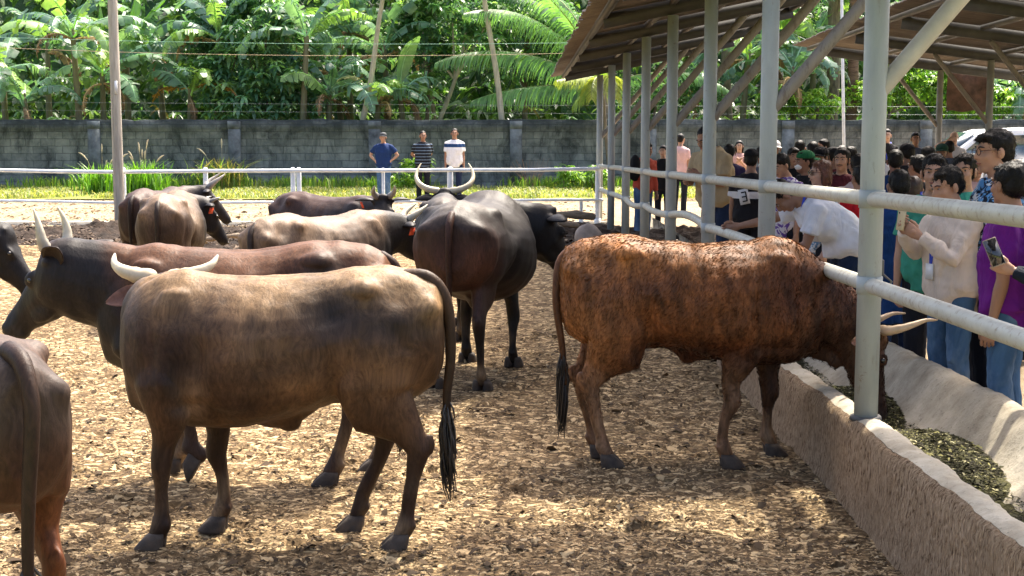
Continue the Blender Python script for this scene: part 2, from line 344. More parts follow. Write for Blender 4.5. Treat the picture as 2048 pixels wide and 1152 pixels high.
g.tube(Pp, [.034]*len(Pp), 12); obj('rail', g, M_galv, fence)
g = G(); Pp = [pt(px, py) for px, py in ((-200, 400), (60, 402), (236, 406), (400, 406), (600, 404), (900, 402), (1100, 400), (1205, 400))]
g.tube(Pp, [.028]*len(Pp), 10); obj('rail', g, M_galv, fence)
for px, w in ((-80, .05), (233, .05), (246, .04), (410, .045), (585, .045), (597, .045), (766, .03), (900, .055), (1163, .035), (1196, .05)):
    y1 = 338 if px not in (1163,) else 402
    g = G(); x = xd(px, DF); g.tube([(x, .045, -.05), (x, .045, zd(y1+1, DF)-.0)], [w, w], 12); g.tube([(x, .045, -.02), (x, .045, .16)], [w*1.5, w*1.3], 8, cap=True, rnd=False); obj('post', g, M_galv, fence)
g = G(); g.box((-11.6, .1, .0), (27, .16, .20)); kb = obj('kerb', g, mat('kerb_concrete', (.50, .46, .38), .9, .35, 4, .5, 25, .01), None, False, loc=(0, DF, 0)); tag(kb, kind='structure')
# tall pole on the left
pl = thing('utility_pole', 'tall round weathered pole standing at the far rail on the left', 'pole', (xd(237, 27), 27.0, 0))
M_wood = mat('grey_pole', (.42, .38, .31), .85, .4, 3, .5, 12, .01, aniso=(6, 6, .6))
g = G(); xt = xd(222, 27, 5)-xd(237, 27); g.tube([(0, 0, -.1), (xt*.5, 0, 2.5), (xt*1.5, 0, 6.5)], [.098, .092, .08], 20); obj('shaft', g, M_wood, pl)
g = G(); g.box((.03, -.10, zd(175, 27)), (.05, .012, .24)); obj('plate', g, mat('white_tag', (.7, .7, .7), .6, .1), pl, False)
# ---- concrete feed trough
FALL = .0234
def zf(y): return -FALL*(y-7.4)
def m_stucco():
    m = bpy.data.materials.new('rough_stucco'); t, b = nodes(m); v = coords(t, (30, 40, 13)); vv = coords(t)
    n1 = noise(t, v, 1.6, 6, .65, 1.2); big = noise(t, vv, 1.3, 5)
    c = ramp(t, n1, [(.38, (.11, .062, .032)), (.46, (.46, .31, .18)), (.60, (.68, .50, .33))])
    c = mix(t, c, (.34, .24, .145), ramp(t, big, [(.4, (0, 0, 0)), (.7, (.6,)*3)]))
    t.links.new(c, b.inputs['Base Color']); b.inputs['Roughness'].default_value = .95; b.inputs['Specular IOR Level'].default_value = .15
    t.links.new(bump(t, n1, 1.0, .05), b.inputs['Normal']); return m
def m_conc():
    m = bpy.data.materials.new('worn_concrete'); t, b = nodes(m); v = coords(t)
    c = ramp(t, noise(t, v, 2.2, 9, .7), [(.32, (.26, .215, .15)), (.5, (.43, .375, .28)), (.68, (.57, .51, .40))])
    c = mix(t, c, (.12, .11, .08), ramp(t, noise(t, coords(t, (3, 3, 1)), 6, 9, .8), [(.57, (0, 0, 0)), (.68, (.75,)*3)]))
    c = mix(t, c, (.10, .10, .06), ramp(t, noise(t, v, 40, 3), [(.64, (0, 0, 0)), (.67, (.5,)*3)]))
    t.links.new(c, b.inputs['Base Color']); b.inputs['Roughness'].default_value = .85; b.inputs['Specular IOR Level'].default_value = .25
    t.links.new(bump(t, noise(t, v, 45, 6, .7), .5, .006, bump(t, noise(t, v, 5, 5), .6, .03)), b.inputs['Normal']); return m
M_stucco = m_stucco(); M_conc = m_conc()
tr = thing('feed_trough', 'long concrete feed trough with rough brown outer wall under the rails', 'trough', (0, 0, 0))
ys = np.concatenate([np.linspace(3.0, 12, 520), np.linspace(12.04, 28.4, 280)])
def strip(name, prof, m, amp, seed):
    g = G(); P = []
    for y in ys:
        for (x, z, fall) in prof: P.append((x-.0083*(y-7.4), y, z+(zf(y) if fall else 0)))
    P = np.array(P); k = len(prof); n_ = vnoise(P, 2.6, seed)*amp+vnoise(P, 9, seed+1)*amp*.4
    P[:, 0] += n_; P[:, 2] += np.where(P[:, 2] > .05, vnoise(P, 2.0, seed+2)*amp*.9+vnoise(P, 13, seed+3)*amp*.45+vnoise(P, 34, seed+4)*amp*.25, 0); P[:, 0] += vnoise(P, 28, seed+5)*amp*.3
    P[:, 2] = np.maximum(P[:, 2], -.1)
    g.add(P, [(i*k+j, i*k+j+1, (i+1)*k+j+1, (i+1)*k+j) for i in range(len(ys)-1) for j in range(k-1)]); return obj(name, g, m, tr)
strip('front_wall', [(1.70, -.08, 0), (1.725, .05, 0), (1.735, .15, 1), (1.745, .28, 1), (1.75, .38, 1), (1.762, .432, 1), (1.785, .452, 1)], M_stucco, .012, 3)
strip('basin', [(1.785, .452, 1), (1.82, .468, 1), (1.87, .47, 1), (1.905, .455, 1), (1.925, .42, 1), (1.945, .34, 1), (1.985, .23, 1), (2.06, .16, 1), (2.20, .135, 1), (2.36, .155, 1), (2.46, .23, 1), (2.54, .34, 1), (2.60, .43, 1), (2.64, .475, 1), (2.675, .49, 1), (2.73, .488, 1), (2.765, .465, 1), (2.78, .42, 1), (2.785, .2, 0), (2.79, -.08, 0)], M_conc, .010, 3)
# silage in the trough
cs = [((.055, .052, .02), .40), ((.03, .026, .013), .34), ((.13, .12, .045), .14), ((.38, .35, .13), .07), ((.55, .50, .28), .05)]
def feed(n, y0, y1, h, seed, lab):
    r = np.random.default_rng(seed); 
    def zz(x, y):
        u = (y-y0)/(y1-y0); m = np.sin(np.pi*np.clip(u, 0, 1))**.6; base = .15+zf(y)+.9*np.maximum(np.abs(x-2.22)-.20, 0)
        return np.maximum(base, base*0+.15+zf(y)+h*m*np.clip(1.25-np.abs(x-2.2)*2.2, .3, 1))*1.0+r.random(len(x))*.05*m-.012
    return chips('silage', int(n*2.6), lambda y, u: 1.97+u*.50-.0083*(y-7.4), (y0, y1), zz, (.022, .35), cs, M_chip, seed, lab, curl=.5, asp=(.12, .4), bias=1)
def feedbed(y0, y1, h, seed):
    g = G(); k = 40; Y = np.linspace(y0, y1, k*2); P = []
    for y in Y:
        u = (y-y0)/(y1-y0); m = math.sin(math.pi*u)**.6*(.75+.35*math.sin(y*9+seed)); zt = .14+zf(y)+h*m
        for j in range(12): x = 1.95+j*.56/11; P.append((x-.0083*(y-7.4), y, .14+zf(y)+(zt-.14-zf(y))*min(1, max(.3, 1.25-abs(x-2.2)*2.2))))
    P = np.array(P); P[:, 2] += .02*vnoise(P, 9, seed)+.012*vnoise(P, 30, seed+1); g.add(P, [(i*12+j, i*12+j+1, (i+1)*12+j+1, (i+1)*12+j) for i in range(2*k-1) for j in range(11)])
    return g
M_feed = mat('silage', (.085, .08, .03), .9, .7, 18, .9, 60, .02, c2=(.02, .018, .008), spec=.2)
for i, (y0, y1, h, n, lb) in enumerate(((6.85, 8.2, .16, 5600, 'dark chopped silage heap in the trough just beyond the nearest post'), (8.6, 9.9, .12, 4000, 'pale chopped silage where the red cow is feeding'), (5.0, 6.4, .12, 4600, 'chopped silage at the near end of the trough'), (10, 25, .06, 9000, 'thin silage along the far half of the trough'), (4.6, 10.2, .035, 3200, 'thin scattered silage on the trough floor between the heaps'))):
    tag(obj('silage_bed', feedbed(y0, y1, h, i+2), M_feed), lb+', packed layer', None, None, 'stuff')
    feed(n, y0, y1, h, 30+i, lb+', loose stalks on top')
# ---- the shed over the trough
SHY = [7.4+2.9*i for i in range(8)]
def px_(y): return 1.835-.0083*(y-7.4)
M_under = None
def m_roof():
    m = bpy.data.materials.new('roof_sheet'); t, b = nodes(m); v = coords(t, (.5, 6, 1))
    c = ramp(t, noise(t, v, 3, 6, .7), [(.3, (.085, .070, .060)), (.55, (.16, .132, .112)), (.75, (.25, .21, .18))])
    c = mix(t, c, (.38, .33, .27), ramp(t, noise(t, coords(t), 1.5, 6), [(.6, (0, 0, 0)), (.72, (.5,)*3)]))
    t.links.new(c, b.inputs['Base Color']); b.inputs['Roughness'].default_value = .7; t.links.new(bump(t, noise(t, v, 12, 5), .3, .005), b.inputs['Normal']); return m
M_roof = m_roof(); M_beam = mat('dark_channel', (.055, .053, .052), .6, .35, 4, .2, 30, .004); M_beam2 = mat('grey_channel', (.105, .105, .105), .6, .3, 4, .2, 30, .004)
def roof_sheet(x0, x1, z0, slope, y0, y1, wave=.078, ragged=0, nseg=5):
    g = G(); n = int((y1-y0)/wave*6); Y = np.linspace(y0, y1, n); P = []; xs = np.linspace(0, 1, nseg)
    jit = np.repeat(rng.uniform(-ragged, ragged, n//12+2), 12)[:n]
    for s_ in (0, 1):
        for y, j in zip(Y, jit):
            for u in xs:
                x = x0+(x1-x0)*u+(j if u == 0 else 0); P.append((x, y, z0+slope*(x-x0)+zf(y)+.012*math.sin(2*math.pi*y/wave)+.004*s_+.01*math.sin(y*1.3+3*u)))
    k = nseg; Fc = []; o = n*k
    for i in range(n-1):
        for j in range(k-1):
            Fc.append((i*k+j, (i+1)*k+j, (i+1)*k+j+1, i*k+j+1)); Fc.append((o+i*k+j, o+i*k+j+1, o+(i+1)*k+j+1, o+(i+1)*k+j))
    for i in range(n-1): Fc.append((i*k, o+i*k, o+(i+1)*k, (i+1)*k)); Fc.append((i*k+k-1, (i+1)*k+k-1, o+(i+1)*k+k-1, o+i*k+k-1))
    g.add(P, Fc); return g
shed = thing('trough_shed', 'open shed roof on a row of pale pipe posts along the trough', 'shed')
ZR = 2.86-zf(27.7)     # eave height at the reference distance
def rz(x, y): return ZR+.206*(x-.77)+zf(y)
for (a, b_) in ((5.2, 8.9), (9.9, 13.3), (13.32, 17.0), (17.02, 20.9), (20.92, 24.7), (24.72, 28.6)):  # unseen gap left between two sheets to let a sun patch onto the floor
    obj('roof_panel', roof_sheet(.77, 4.3, ZR, .206, a, b_, ragged=.03), M_roof, shed, True)
for y in SHY:
    x = px_(y); D = y
    zt = rz(x, y)-.20; g = G(); g.tube([(x, y, .40+zf(y)), (x, y, zt)], [.0605, .0605], 28, cap=True, rnd=False)
    p = obj('post', g, M_post, shed)
    for zz in (1.158, 1.60): g = G(); g.tube([(x, y, zz+zf(y)-.045), (x, y, zz+zf(y)+.045)], [.066, .066], 24, cap=True, rnd=False); obj('collar', g, M_post, p)
    g = G(); g.tube([(x-.0, y, .455+zf(y)), (x, y, .478+zf(y))], [.085, .078], 10, cap=True, rnd=False); obj('weld_base', g, M_beam, p)
    g = G(); x0, x1 = 1.0, 4.18; L = x1-x0; ang = math.atan(.206); rot = Matrix.Rotation(-ang, 3, 'Y'); cx = (x0+x1)/2
    g.box((cx, y+.0, rz(cx, y)-.105), (L/math.cos(ang), .012, .16), rot); g.box((cx, y+.035, rz(cx, y)-.183), (L/math.cos(ang), .07, .012), rot); g.box((cx, y+.035, rz(cx, y)-.031), (L/math.cos(ang), .07, .012), rot)
    obj('rafter', g, M_beam, shed, False)
    z0 = 2.12+zf(y); 
    u = (rz(x, y)-.2-z0)/(1.17-.206); g = G(); g.tube([(x, y, z0), (x+u, y+.045, z0+1.17*u)], [.046, .046], 16); obj('strut', g, M_strut if y > 8 else mat('strut_grey', (.42, .41, .37), .6, .3, 4, .2), shed)
for k, xx in enumerate((1.0, 1.75, 2.55, 3.35, 4.15)):
    g = G(); g.add([(xx+a, y, rz(xx, y)+b2) for y in (5.3, 28.5) for a, b2 in ((-.03, -.02), (.03, -.014), (.03, -.085), (-.03, -.091))], [(0, 1, 2, 3), (7, 6, 5, 4), (0, 4, 5, 1), (1, 5, 6, 2), (2, 6, 7, 3), (3, 7, 4, 0)])
    obj('purlin', g, M_beam, shed, False)
# rails between the posts
def rail(zr, r, wob, name='rail'):
    for i in range(-1, 7):
        y0 = 7.4+2.9*i; y1 = y0+2.9; g = G()
        P = []
        for k in range(13):
            u = k/12; y = y0+(y1-y0)*u; s_ = wob.get(i, 0); P.append((px_(y)+.0+s_*.25*math.sin(math.pi*u), y, zr+zf(y)+s_*math.sin(math.pi*u)))
        g.tube(P, [r]*13, 16); obj(name, g, M_rail, shed)
rail(1.60, .040, {3: -.01, 5: .01}); rail(1.158, .040, {0: .0, 1: .01, 2: .05, 3: -.03, 4: -.05})
# bent bracket behind the nearest post
g = G(); x = px_(7.4)+.05; g.tube([(x, 7.52, 1.30), (x+.05, 7.53, 1.27), (x+.05, 7.53, 1.2), (x+.10, 7.54, 1.16), (x+.06, 7.53, 1.10), (x+.02, 7.53, 1.02)], [.007]*6, 8); obj('wire_bracket', g, M_beam2, shed)
# ---- second shed roof across the walkway
shed2 = thing('walkway_shed', 'second open shed roof sloping down to the right behind the crowd', 'shed')
def rz2(x, y): return 3.47+.0234*(28-y)-.13*(x-5.46)
def rs2(a, b_):
    g = roof_sheet(5.46, 11.5, 3.47+.0234*(28-7.4), -.13, a, b_, ragged=.02, nseg=6); return g
for (a, b_) in ((9, 14), (14.02, 19), (19.02, 24), (24.02, 28.6)): obj('roof_panel', rs2(a, b_), M_roof, shed2)
for y in SHY[1:]:
    x = 8.1; zt = rz2(x, y)-.2
    g = G(); g.tube([(x, y, -.1), (x, y, zt)], [.058, .058], 20, cap=True, rnd=False); obj('post', g, M_strut if y < 20 else mat('post_grey', (.40, .41, .39), .6, .3, 4, .2), shed2)  # far posts plain grey, nearer ones in the strut paint
    ang = math.atan(.13); x0, x1 = 5.8, 11.2; cx = (x0+x1)/2; rot = Matrix.Rotation(ang, 3, 'Y'); g = G()
    g.box((cx, y, rz2(cx, y)-.12), ((x1-x0)/math.cos(ang), .012, .19), rot); g.box((cx, y+.035, rz2(cx, y)-.213), ((x1-x0)/math.cos(ang), .07, .012), rot); obj('rafter', g, M_beam2, shed2, False)
    z0 = 1.92+.0234*(24.8-y); u = (rz2(x, y)-.25-z0)/(1.2-.13); g = G(); g.tube([(x, y, z0), (x-u, y-.05, z0+1.2*u)], [.04, .04], 14); obj('strut', g, M_strut, shed2)
for xx in (5.75, 7.0, 8.3, 9.6, 10.9):
    g = G(); g.add([(xx+a, y, rz2(xx, y)+b2) for y in (9, 28.5) for a, b2 in ((-.03, -.014), (.03, -.02), (.03, -.09), (-.03, -.084))], [(0, 1, 2, 3), (7, 6, 5, 4), (0, 4, 5, 1), (1, 5, 6, 2), (2, 6, 7, 3), (3, 7, 4, 0)])
    obj('purlin', g, M_beam2, shed2, False)
g = G(); X = np.linspace(8.55, 9.38, 14); Z = np.linspace(2.17, 3.02, 12); P = np.array([(x, 28.75+.03*math.sin(x*9+z*5), z+.015*math.sin(x*14)) for z in Z for x in X])
Fc = [(j*14+i, j*14+i+1, (j+1)*14+i+1, (j+1)*14+i) for j in range(11) for i in range(13)]; g.add(P, Fc); P2 = P+np.array((0, .02, 0)); g.add(P2, [f[::-1] for f in Fc])
tag(obj('hanging_board', g, mat('rusty_sheet', (.13, .075, .055), .85, .5, 6, .5, 18, .01, c2=(.05, .03, .022)), None, False), 'rusty brown sheet hanging at the far end of the second roof', 'board')
g = G(); g.tube([(xd(1692, 31), 31, 0), (xd(1682, 31, 5), 31, 5.2)], [.035, .03], 12); tag(obj('flag_pole', g, M_galv), 'slim pale pole standing behind the crowd near the block wall', 'pole')
# logs and a pale lump of unknown kind near far corner
g = G(); g.ball((0, 0, .1), (.18, .15, .17), 18); g.ball((.10, .02, .06), (.14, .12, .12), 14); me = organic(g, .03, 3); V = co(me); V += nrm(me)*(vnoise(V, 7, 2)*.025)[:, None]; me.vertices.foreach_set('co', V.ravel())
tag(link('lump', me, mat('lump_grey', (.33, .28, .24), .9, .4, 5, .5, 20, .01), None, (xd(1178, 20), 20.5, .25)), 'pale grey lump behind the red cow at the far corner', 'rock')  # plain form for a pale shape whose kind is unknown
for i, (px, py, L, a, lb) in enumerate(((1120, 452, 1.1, .2, 'grey weathered log on the manure bank right of the bull'), (1095, 470, .9, -.15, 'shorter log lying below the grey log beside the bull'), (440, 500, 1.0, .35, 'thin dark branch on the manure bank at the left'))):
    p = at(px, py, .25); g = G(); P = [(t_*math.cos(a)*L, t_*math.sin(a)*L, .02*math.sin(t_*9)) for t_ in np.linspace(-.5, .5, 9)]; g.tube(P, [.07-.02*i+.012*math.sin(k*2.3) for k in range(9)], 10)
    tag(obj('log', g, mat('dead_wood', (.26, .20, .14), .9, .5, 4, .7, 20, .02, aniso=(1, 5, 5)), None, loc=(p.x, p.y, .42)), lb, 'log')
# ============================================================= VEGETATION
def m_leaf(name, rough=.42, trans=.35, hue=(1.25, 1.35, .55)):
    m = bpy.data.materials.new(name); t, b = nodes(m); a = N(t, 'ShaderNodeAttribute', attribute_name='tint')
    c = mix(t, a.outputs[0], (.7, .75, .7), mix(t, (0, 0, 0), (1, 1, 1), 0)); v = coords(t)
    c = mix(t, a.outputs[0], ramp(t, noise(t, v, 5, 4), [(.3, (.65, .7, .65)), (.7, (1.2, 1.15, 1.05))]), 1.0, 'MULTIPLY')
    t.links.new(c, b.inputs['Base Color']); b.inputs['Roughness'].default_value = rough; b.inputs['Specular IOR Level'].default_value = .6
    tr_ = N(t, 'ShaderNodeBsdfTranslucent'); t.links.new(mix(t, c, hue, 1.0, 'MULTIPLY'), tr_.inputs[0]); ms = N(t, 'ShaderNodeMixShader'); ms.inputs[0].default_value = trans
    t.links.new(b.outputs[0], ms.inputs[1]); t.links.new(tr_.outputs[0], ms.inputs[2]); t.links.new(ms.outputs[0], t.nodes['Material Output'].inputs[0]); return m
M_leaf = m_leaf('leaf', trans=.42); M_ban = m_leaf('banana_leaf', .27, .38); M_grass = m_leaf('grass_blade', .5, .45); M_dry = m_leaf('dry_leaf', .8, .25, (1, .9, .7))
M_bark = mat('bark', (.20, .16, .11), .9, .5, 5, .8, 14, .03, aniso=(3, 3, .7)); M_pseudo = mat('banana_stem', (.11, .12, .05), .7, .5, 4, .4, 20, .01, aniso=(4, 4, .6), c2=(.10, .07, .04))
M_pole = mat('pale_bark', (.42, .38, .28), .85, .35, 4, .4, 18, .01, aniso=(4, 4, .7))
def banana_leaf(g, o, az, el, L, Wd, bend, col, rag=.35, seed=0):
    r = np.random.default_rng(seed); n = 26; p = np.array(o, float); e = el; h = np.array((math.cos(az), math.sin(az), 0)); up = np.array((0, 0, 1.)); side = np.cross(h, up)
    pts = [p.copy()]; dirs = []; tw = r.normal(0, .25); curve = r.normal(0, .012)
    for i in range(n):
        t_ = i/n; d = h*math.cos(e)+up*math.sin(e); dirs.append(d); p = p+d*L/n; pts.append(p.copy()); e -= bend/n*(.35+1.5*t_); h2 = h*math.cos(curve)+side*math.sin(curve); h = h2/np.linalg.norm(h2); side = np.cross(h, up)
    dirs.append(dirs[-1]); pts = np.array(pts)
    g.tube(pts[::3], [.035*(1-.8*i/len(pts[::3])) for i in range(len(pts[::3]))], 5, col=(*[min(1, q*1.9+.04) for q in col], 1), cap=False)
    for sg in (-1, 1):
        i = 3
        while i < n:
            k = 1 if r.random() < rag else (2 if r.random() < .6 else int(r.integers(3, 5))); j = min(n, i+k); torn = rag > .1
            dr = r.normal(0, .16)*rag*2; f1 = .28+r.normal(0, .08)
            def prof(q): 
                s_ = max(0, min(1, (q/n-.10)/.9)); return Wd*(max(0, math.sin(math.pi*min(1, s_**.72)))**.62)
            V = []; 
            for q in range(i, j+1):
                d = dirs[q]; nn = np.cross(side, d); s2 = (side*math.cos(tw)+nn*math.sin(tw)); w = prof(q); sw = d*w*.28
                for u in (0, .5, 1):
                    ang = f1-(.55+dr*2+.35*rag)*u; gap = 0 if not torn else (.18*(1 if q == i else -1 if q == j else 0))*u*L/n
                    V.append(pts[q]+(s2*sg*math.cos(ang)+nn*math.sin(ang))*w*u*.92+sw*u+d*gap-up*(.12*rag*w*u*u*(1+dr)))
            m_ = j-i; tt = r.uniform(.85, 1.15)
            g.add(V, [(a*3+b, a*3+b+1, (a+1)*3+b+1, (a+1)*3+b) for a in range(m_) for b in (0, 1)], (*[q_*tt for q_ in col], 1)); i = j
GREENS = [(0.143, 0.27, 0.189), (0.2, 0.335, 0.233), (0.105, 0.214, 0.156), (0.238, 0.391, 0.145), (0.172, 0.307, 0.233), (0.276, 0.428, 0.134), (0.076, 0.167, 0.156), (0.095, 0.205, 0.189)]
def banana(px, D, zc, n, L, label, seed, tall=1, dead=2, fixed=(), group='banana plants behind the block wall', young=0):
    r = np.random.default_rng(seed); x = xd(px, D, 3); t = thing('banana_plant', label, 'plant', (x, D, 0), 0, group)
    g = G(); lean = r.normal(0, .15); g.tube([(0, 0, -.1), (lean*.4, 0, zc*.5), (lean, 0, zc)], [.12, .10, .07], 12); g.tube([(.1, .03, 0), (lean*.7, .05, zc*.7), (lean, .02, zc+.15)], [.07, .06, .04], 8); obj('stem', g, M_pseudo, t)
    g = G(); gd = G(); k = 0
    for i in range(n):
        az = i*2.4+r.normal(0, .3); el = r.uniform(.35, 1.35); c = GREENS[int(r.integers(0, 6))]
        banana_leaf(g, (lean, 0, zc-.05+r.uniform(-.25, .1)), az, el, L*r.uniform(.9, 1.3), r.uniform(.30, .42), r.uniform(1.3, 2.5), c, r.uniform(.3, .95), seed*97+i)
    for (az, el, LL, bd, c, wd, rg) in fixed: k += 1; banana_leaf(g, (lean, 0, zc), az, el, LL, wd, bd, c, rg, seed*31+k)
    for i in range(young): banana_leaf(g, (lean, 0, zc), r.uniform(0, 6.28), 1.45, L*.9, .12, .3, (.12, .26, .04), 0, seed*7+i)
    obj('leaves', g, M_ban, t, True, True)
    for i in range(dead):
        banana_leaf(gd, (lean, 0, zc-.3), r.uniform(0, 6.28), r.uniform(-.2, .5), L*.7, .17, 2.3, (.20, .12, .06) if r.random() < .6 else (.30, .20, .09), .9, seed*57+i)
    if dead: obj('dead_leaves', gd, M_dry, t, True, True)
    return t
V_ = (.26, .42, .24)
banana(205, 43.2, 3.35, 4, 2.3, 'banana plant just left of the tall pole with long arching leaves over the wall', 11, fixed=((3.3, .9, 2.9, 1.5, (.09, .19, .10), .3, .5), (3.5, .55, 2.0, 2.4, V_, .30, .6), (5.6, .1, 2.0, 1.6, (.20, .36, .20), .38, .25), (-.1, .65, 2.7, 1.6, (.20, .36, .20), .3, .3), (4.3, .9, 2.4, 1.9, (.23, .39, .22), .3, .35), (2.1, 1.1, 2.4, 1.2, (.05, .14, .06), .33, .2)), young=2, dead=3)
banana(255, 44.5, 3.9, 4, 2.2, 'banana plant behind the tall pole with broad upright bright leaves', 12, fixed=((.3, 1.2, 2.2, .6, (.13, .30, .035), .46, .02), (1.2, 1.35, 2.4, .4, (.14, .31, .04), .5, .02), (-.3, .1, 2.2, 1.6, (.08, .17, .09), .3, .6)), dead=1)
B = [(10, 44, 3.6, 7, 2.5, 'banana plant cut by the left edge of the picture'), (95, 46.5, 4.4, 8, 2.6, 'tall banana plant back in the left corner of the grove'), (330, 45.5, 4.2, 8, 2.5, 'banana plant a little right of the tall pole'), (375, 43.6, 2.9, 6, 1.9, 'short banana plant with an orange brown drooping leaf'), (620, 45.5, 4.4, 9, 2.5, 'tall banana plant right of the leafy shrub'), (655, 43.4, 2.9, 7, 2.2, 'banana plant with a cream bent leaf touching the wall top'), (690, 44.5, 3.6, 7, 2.3, 'banana plant just left of the leaning pale trunk'), (745, 43.2, 2.7, 6, 1.8, 'low banana plant around the foot of the leaning pale trunk'), (812, 43.3, 2.9, 4, 1.7, 'slim banana plant with a single upright pale leaf'), (560, 47, 5.0, 8, 2.6, 'high banana crown at the back above the leafy shrub'), (1480, 44, 4.0, 8, 2.4, 'banana plant seen between the third and second posts'), (1590, 43.5, 3.4, 7, 2.3, 'banana plant with torn pale leaves right of the second post'), (1620, 46, 4.6, 8, 2.4, 'banana plant at the back under the gap between the roofs'), (2035, 44, 3.0, 7, 2.3, 'banana plant at the right edge under the second roof'), (1370, 45, 3.3, 6, 2.2, 'banana plant behind the middle shed posts')]
B += [(60, 42.9, 2.6, 7, 2.3, 'low banana plant at the wall in the left corner'), (160, 42.7, 4.6, 8, 2.6, 'high banana plant above the long arching leaves'), (430, 44.2, 4.6, 8, 2.5, 'high banana plant between the pole and the bushy shrub'), (600, 43.0, 4.4, 7, 2.3, 'high banana plant with pale leaves right of the bushy shrub'), (700, 46, 5.0, 8, 2.6, 'high banana plant behind the leaning pale trunk'), (780, 44.6, 4.2, 7, 2.3, 'banana plant just right of the leaning pale trunk'), (1545, 46, 4.8, 8, 2.5, 'high banana plant behind the second post')]
for i, (px, D, zc, n, L, lb) in enumerate(B):
    fx = ()
    if i == 3: fx = ((2.9, .3, 1.6, 1.5, (.42, .22, .05), .17, .9), (-.5, .35, 1.9, 1.3, (.38, .20, .05), .16, .9))
    if i == 5: fx = ((-.2, .9, 1.6, 2.9, (.50, .48, .27), .2, .3), (2.9, .6, 1.8, 2.2, (.26, .42, .25), .34, .4), (.5, .9, 2.4, 1.4, (.24, .40, .24), .34, .3))
    if i == 7: fx = ((.0, .55, 2.0, 2.2, (.26, .42, .25), .26, .6), (3.1, .8, 2.0, 2.3, (.26, .42, .25), .28, .5))
    if i == 8: fx = ((-.6, 1.5, 1.9, 1.2, (.16, .28, .14), .27, .1),)
    if i == 11: fx = ((-.3, .5, 2.1, 1.9, (.16, .22, .15), .22, .95), (.3, .9, 2.2, 1.6, (.10, .2, .10), .3, .5))
    banana(px, D, zc, n, L, lb, 20+i, fixed=fx, dead=1+(i % 3))
# broad-leaved shrubs and trees: whorls of drooping leaves spread through an uneven crown
def whorls(g, cents, nl, L, wd, cols, r, droop=.35, outward=None):
    cents = np.asarray(cents, float); m = len(cents); n = m*nl
    c = np.repeat(cents, nl, 0); az = np.tile(np.arange(nl)*2*np.pi/nl, m)+np.repeat(r.random(m)*6.28, nl)+r.normal(0, .15, n); el = r.normal(-droop*.2, .4, n)
    h = np.stack([np.cos(az)*np.cos(el), np.sin(az)*np.cos(el), np.sin(el)], 1); s_ = np.stack([-np.sin(az), np.cos(az), r.normal(0, .25, n)], 1); l = (L*r.uniform(.6, 1.2, n))[:, None]; w = l*wd
    up = np.array((0, 0, 1.)); V = np.empty((n, 7, 3)); sag = up*l*droop
    V[:, 0] = c; V[:, 1] = c+h*l*.33+s_*w*.5+up*w*.2; V[:, 2] = c+h*l*.72-sag*.35+s_*w*.42+up*w*.1; V[:, 3] = c+h*l-sag; V[:, 4] = c+h*l*.72-sag*.35-s_*w*.42+up*w*.1; V[:, 5] = c+h*l*.33-s_*w*.5+up*w*.2; V[:, 6] = c+h*l*.52-sag*.12
    i = np.arange(n)*7; Fs = [np.stack([i, i+1, i+6, i+5], 1), np.stack([i+1, i+2, i+3, i+6], 1), np.stack([i+6, i+3, i+4, i+5], 1)]
    C = np.array(cols)[r.integers(0, len(cols), m)]*r.uniform(.75, 1.25, (m, 1)); C = np.repeat(C, nl*7, 0)
    Cc = np.ones((n*7, 4)); Cc[:, :3] = np.clip(C, 0, 1); g.V.append(V.reshape(-1, 3)); g.C.append(Cc); o = g.n
    F_ = (np.concatenate(Fs)+o).tolist(); g.Fc += [tuple(f) for f in F_]; g.M += [0]*len(F_); g.n += n*7
def tree(name, px, D, blobs, nw, nl, L, wd, cols, label, seed, trunk=((0, 0), (0, 3)), tr=.07, droop=.35, cat='tree', group=None, barkm=None):
    r = np.random.default_rng(seed); x = xd(px, D, 3); t = thing(name, label, cat, (x, D, 0), 0, group)
    g = G(); P = [(a, 0, b) for a, b in trunk]; P = [Vector(P[0]).lerp(Vector(P[-1]), 0)]+[Vector(p) for p in P[1:]]; k = len(P); 
    PP = []; 
    for i in range(k-1):
        for u in np.linspace(0, 1, 5)[:-1]: PP.append(P[i].lerp(P[i+1], u)+Vector((math.sin(seed+i+u*3)*.03, .0, 0)))
    PP.append(P[-1]); g.tube(PP, [tr*(1-.6*i/len(PP)) for i in range(len(PP))], 10); top = P[-1]
    W_ = []
    tot = sum(b[3]*b[4] for b in blobs)
    for (bx, by, bz, rx, rz_) in blobs:
        m = max(6, int(nw*rx*rz_/tot)); d = r.normal(size=(m, 3)); d /= np.linalg.norm(d, axis=1)[:, None]; q = r.random((m, 1))**.42
        W_.append(np.array((bx, by, bz))+d*q*np.array((rx, rx*.8, rz_))*r.uniform(.85, 1.15, (m, 1)))
        b0 = PP[int(len(PP)*.55)]; g.tube([b0, Vector(b0).lerp(Vector((bx, by, bz)), .6)+Vector((0, 0, .1)), (bx, by, bz)], [tr*.5, tr*.32, tr*.12], 6)
    obj('trunk', g, barkm or M_bark, t); g2 = G(); whorls(g2, np.vstack(W_), nl, L, wd, cols, r, droop); obj('crown', g2, M_leaf, t, False, True); return t
SG = [(0.152, 0.316, 0.167), (0.2, 0.372, 0.189), (0.095, 0.223, 0.134), (0.276, 0.446, 0.211), (0.124, 0.26, 0.167)]
YG = [(.24, .44, .06), (.32, .52, .08), (.14, .30, .05), (.38, .56, .12), (.08, .19, .04)]
DG = [(.10, .23, .08), (.15, .30, .09), (.06, .16, .06), (.22, .38, .10), (.14, .27, .12)]
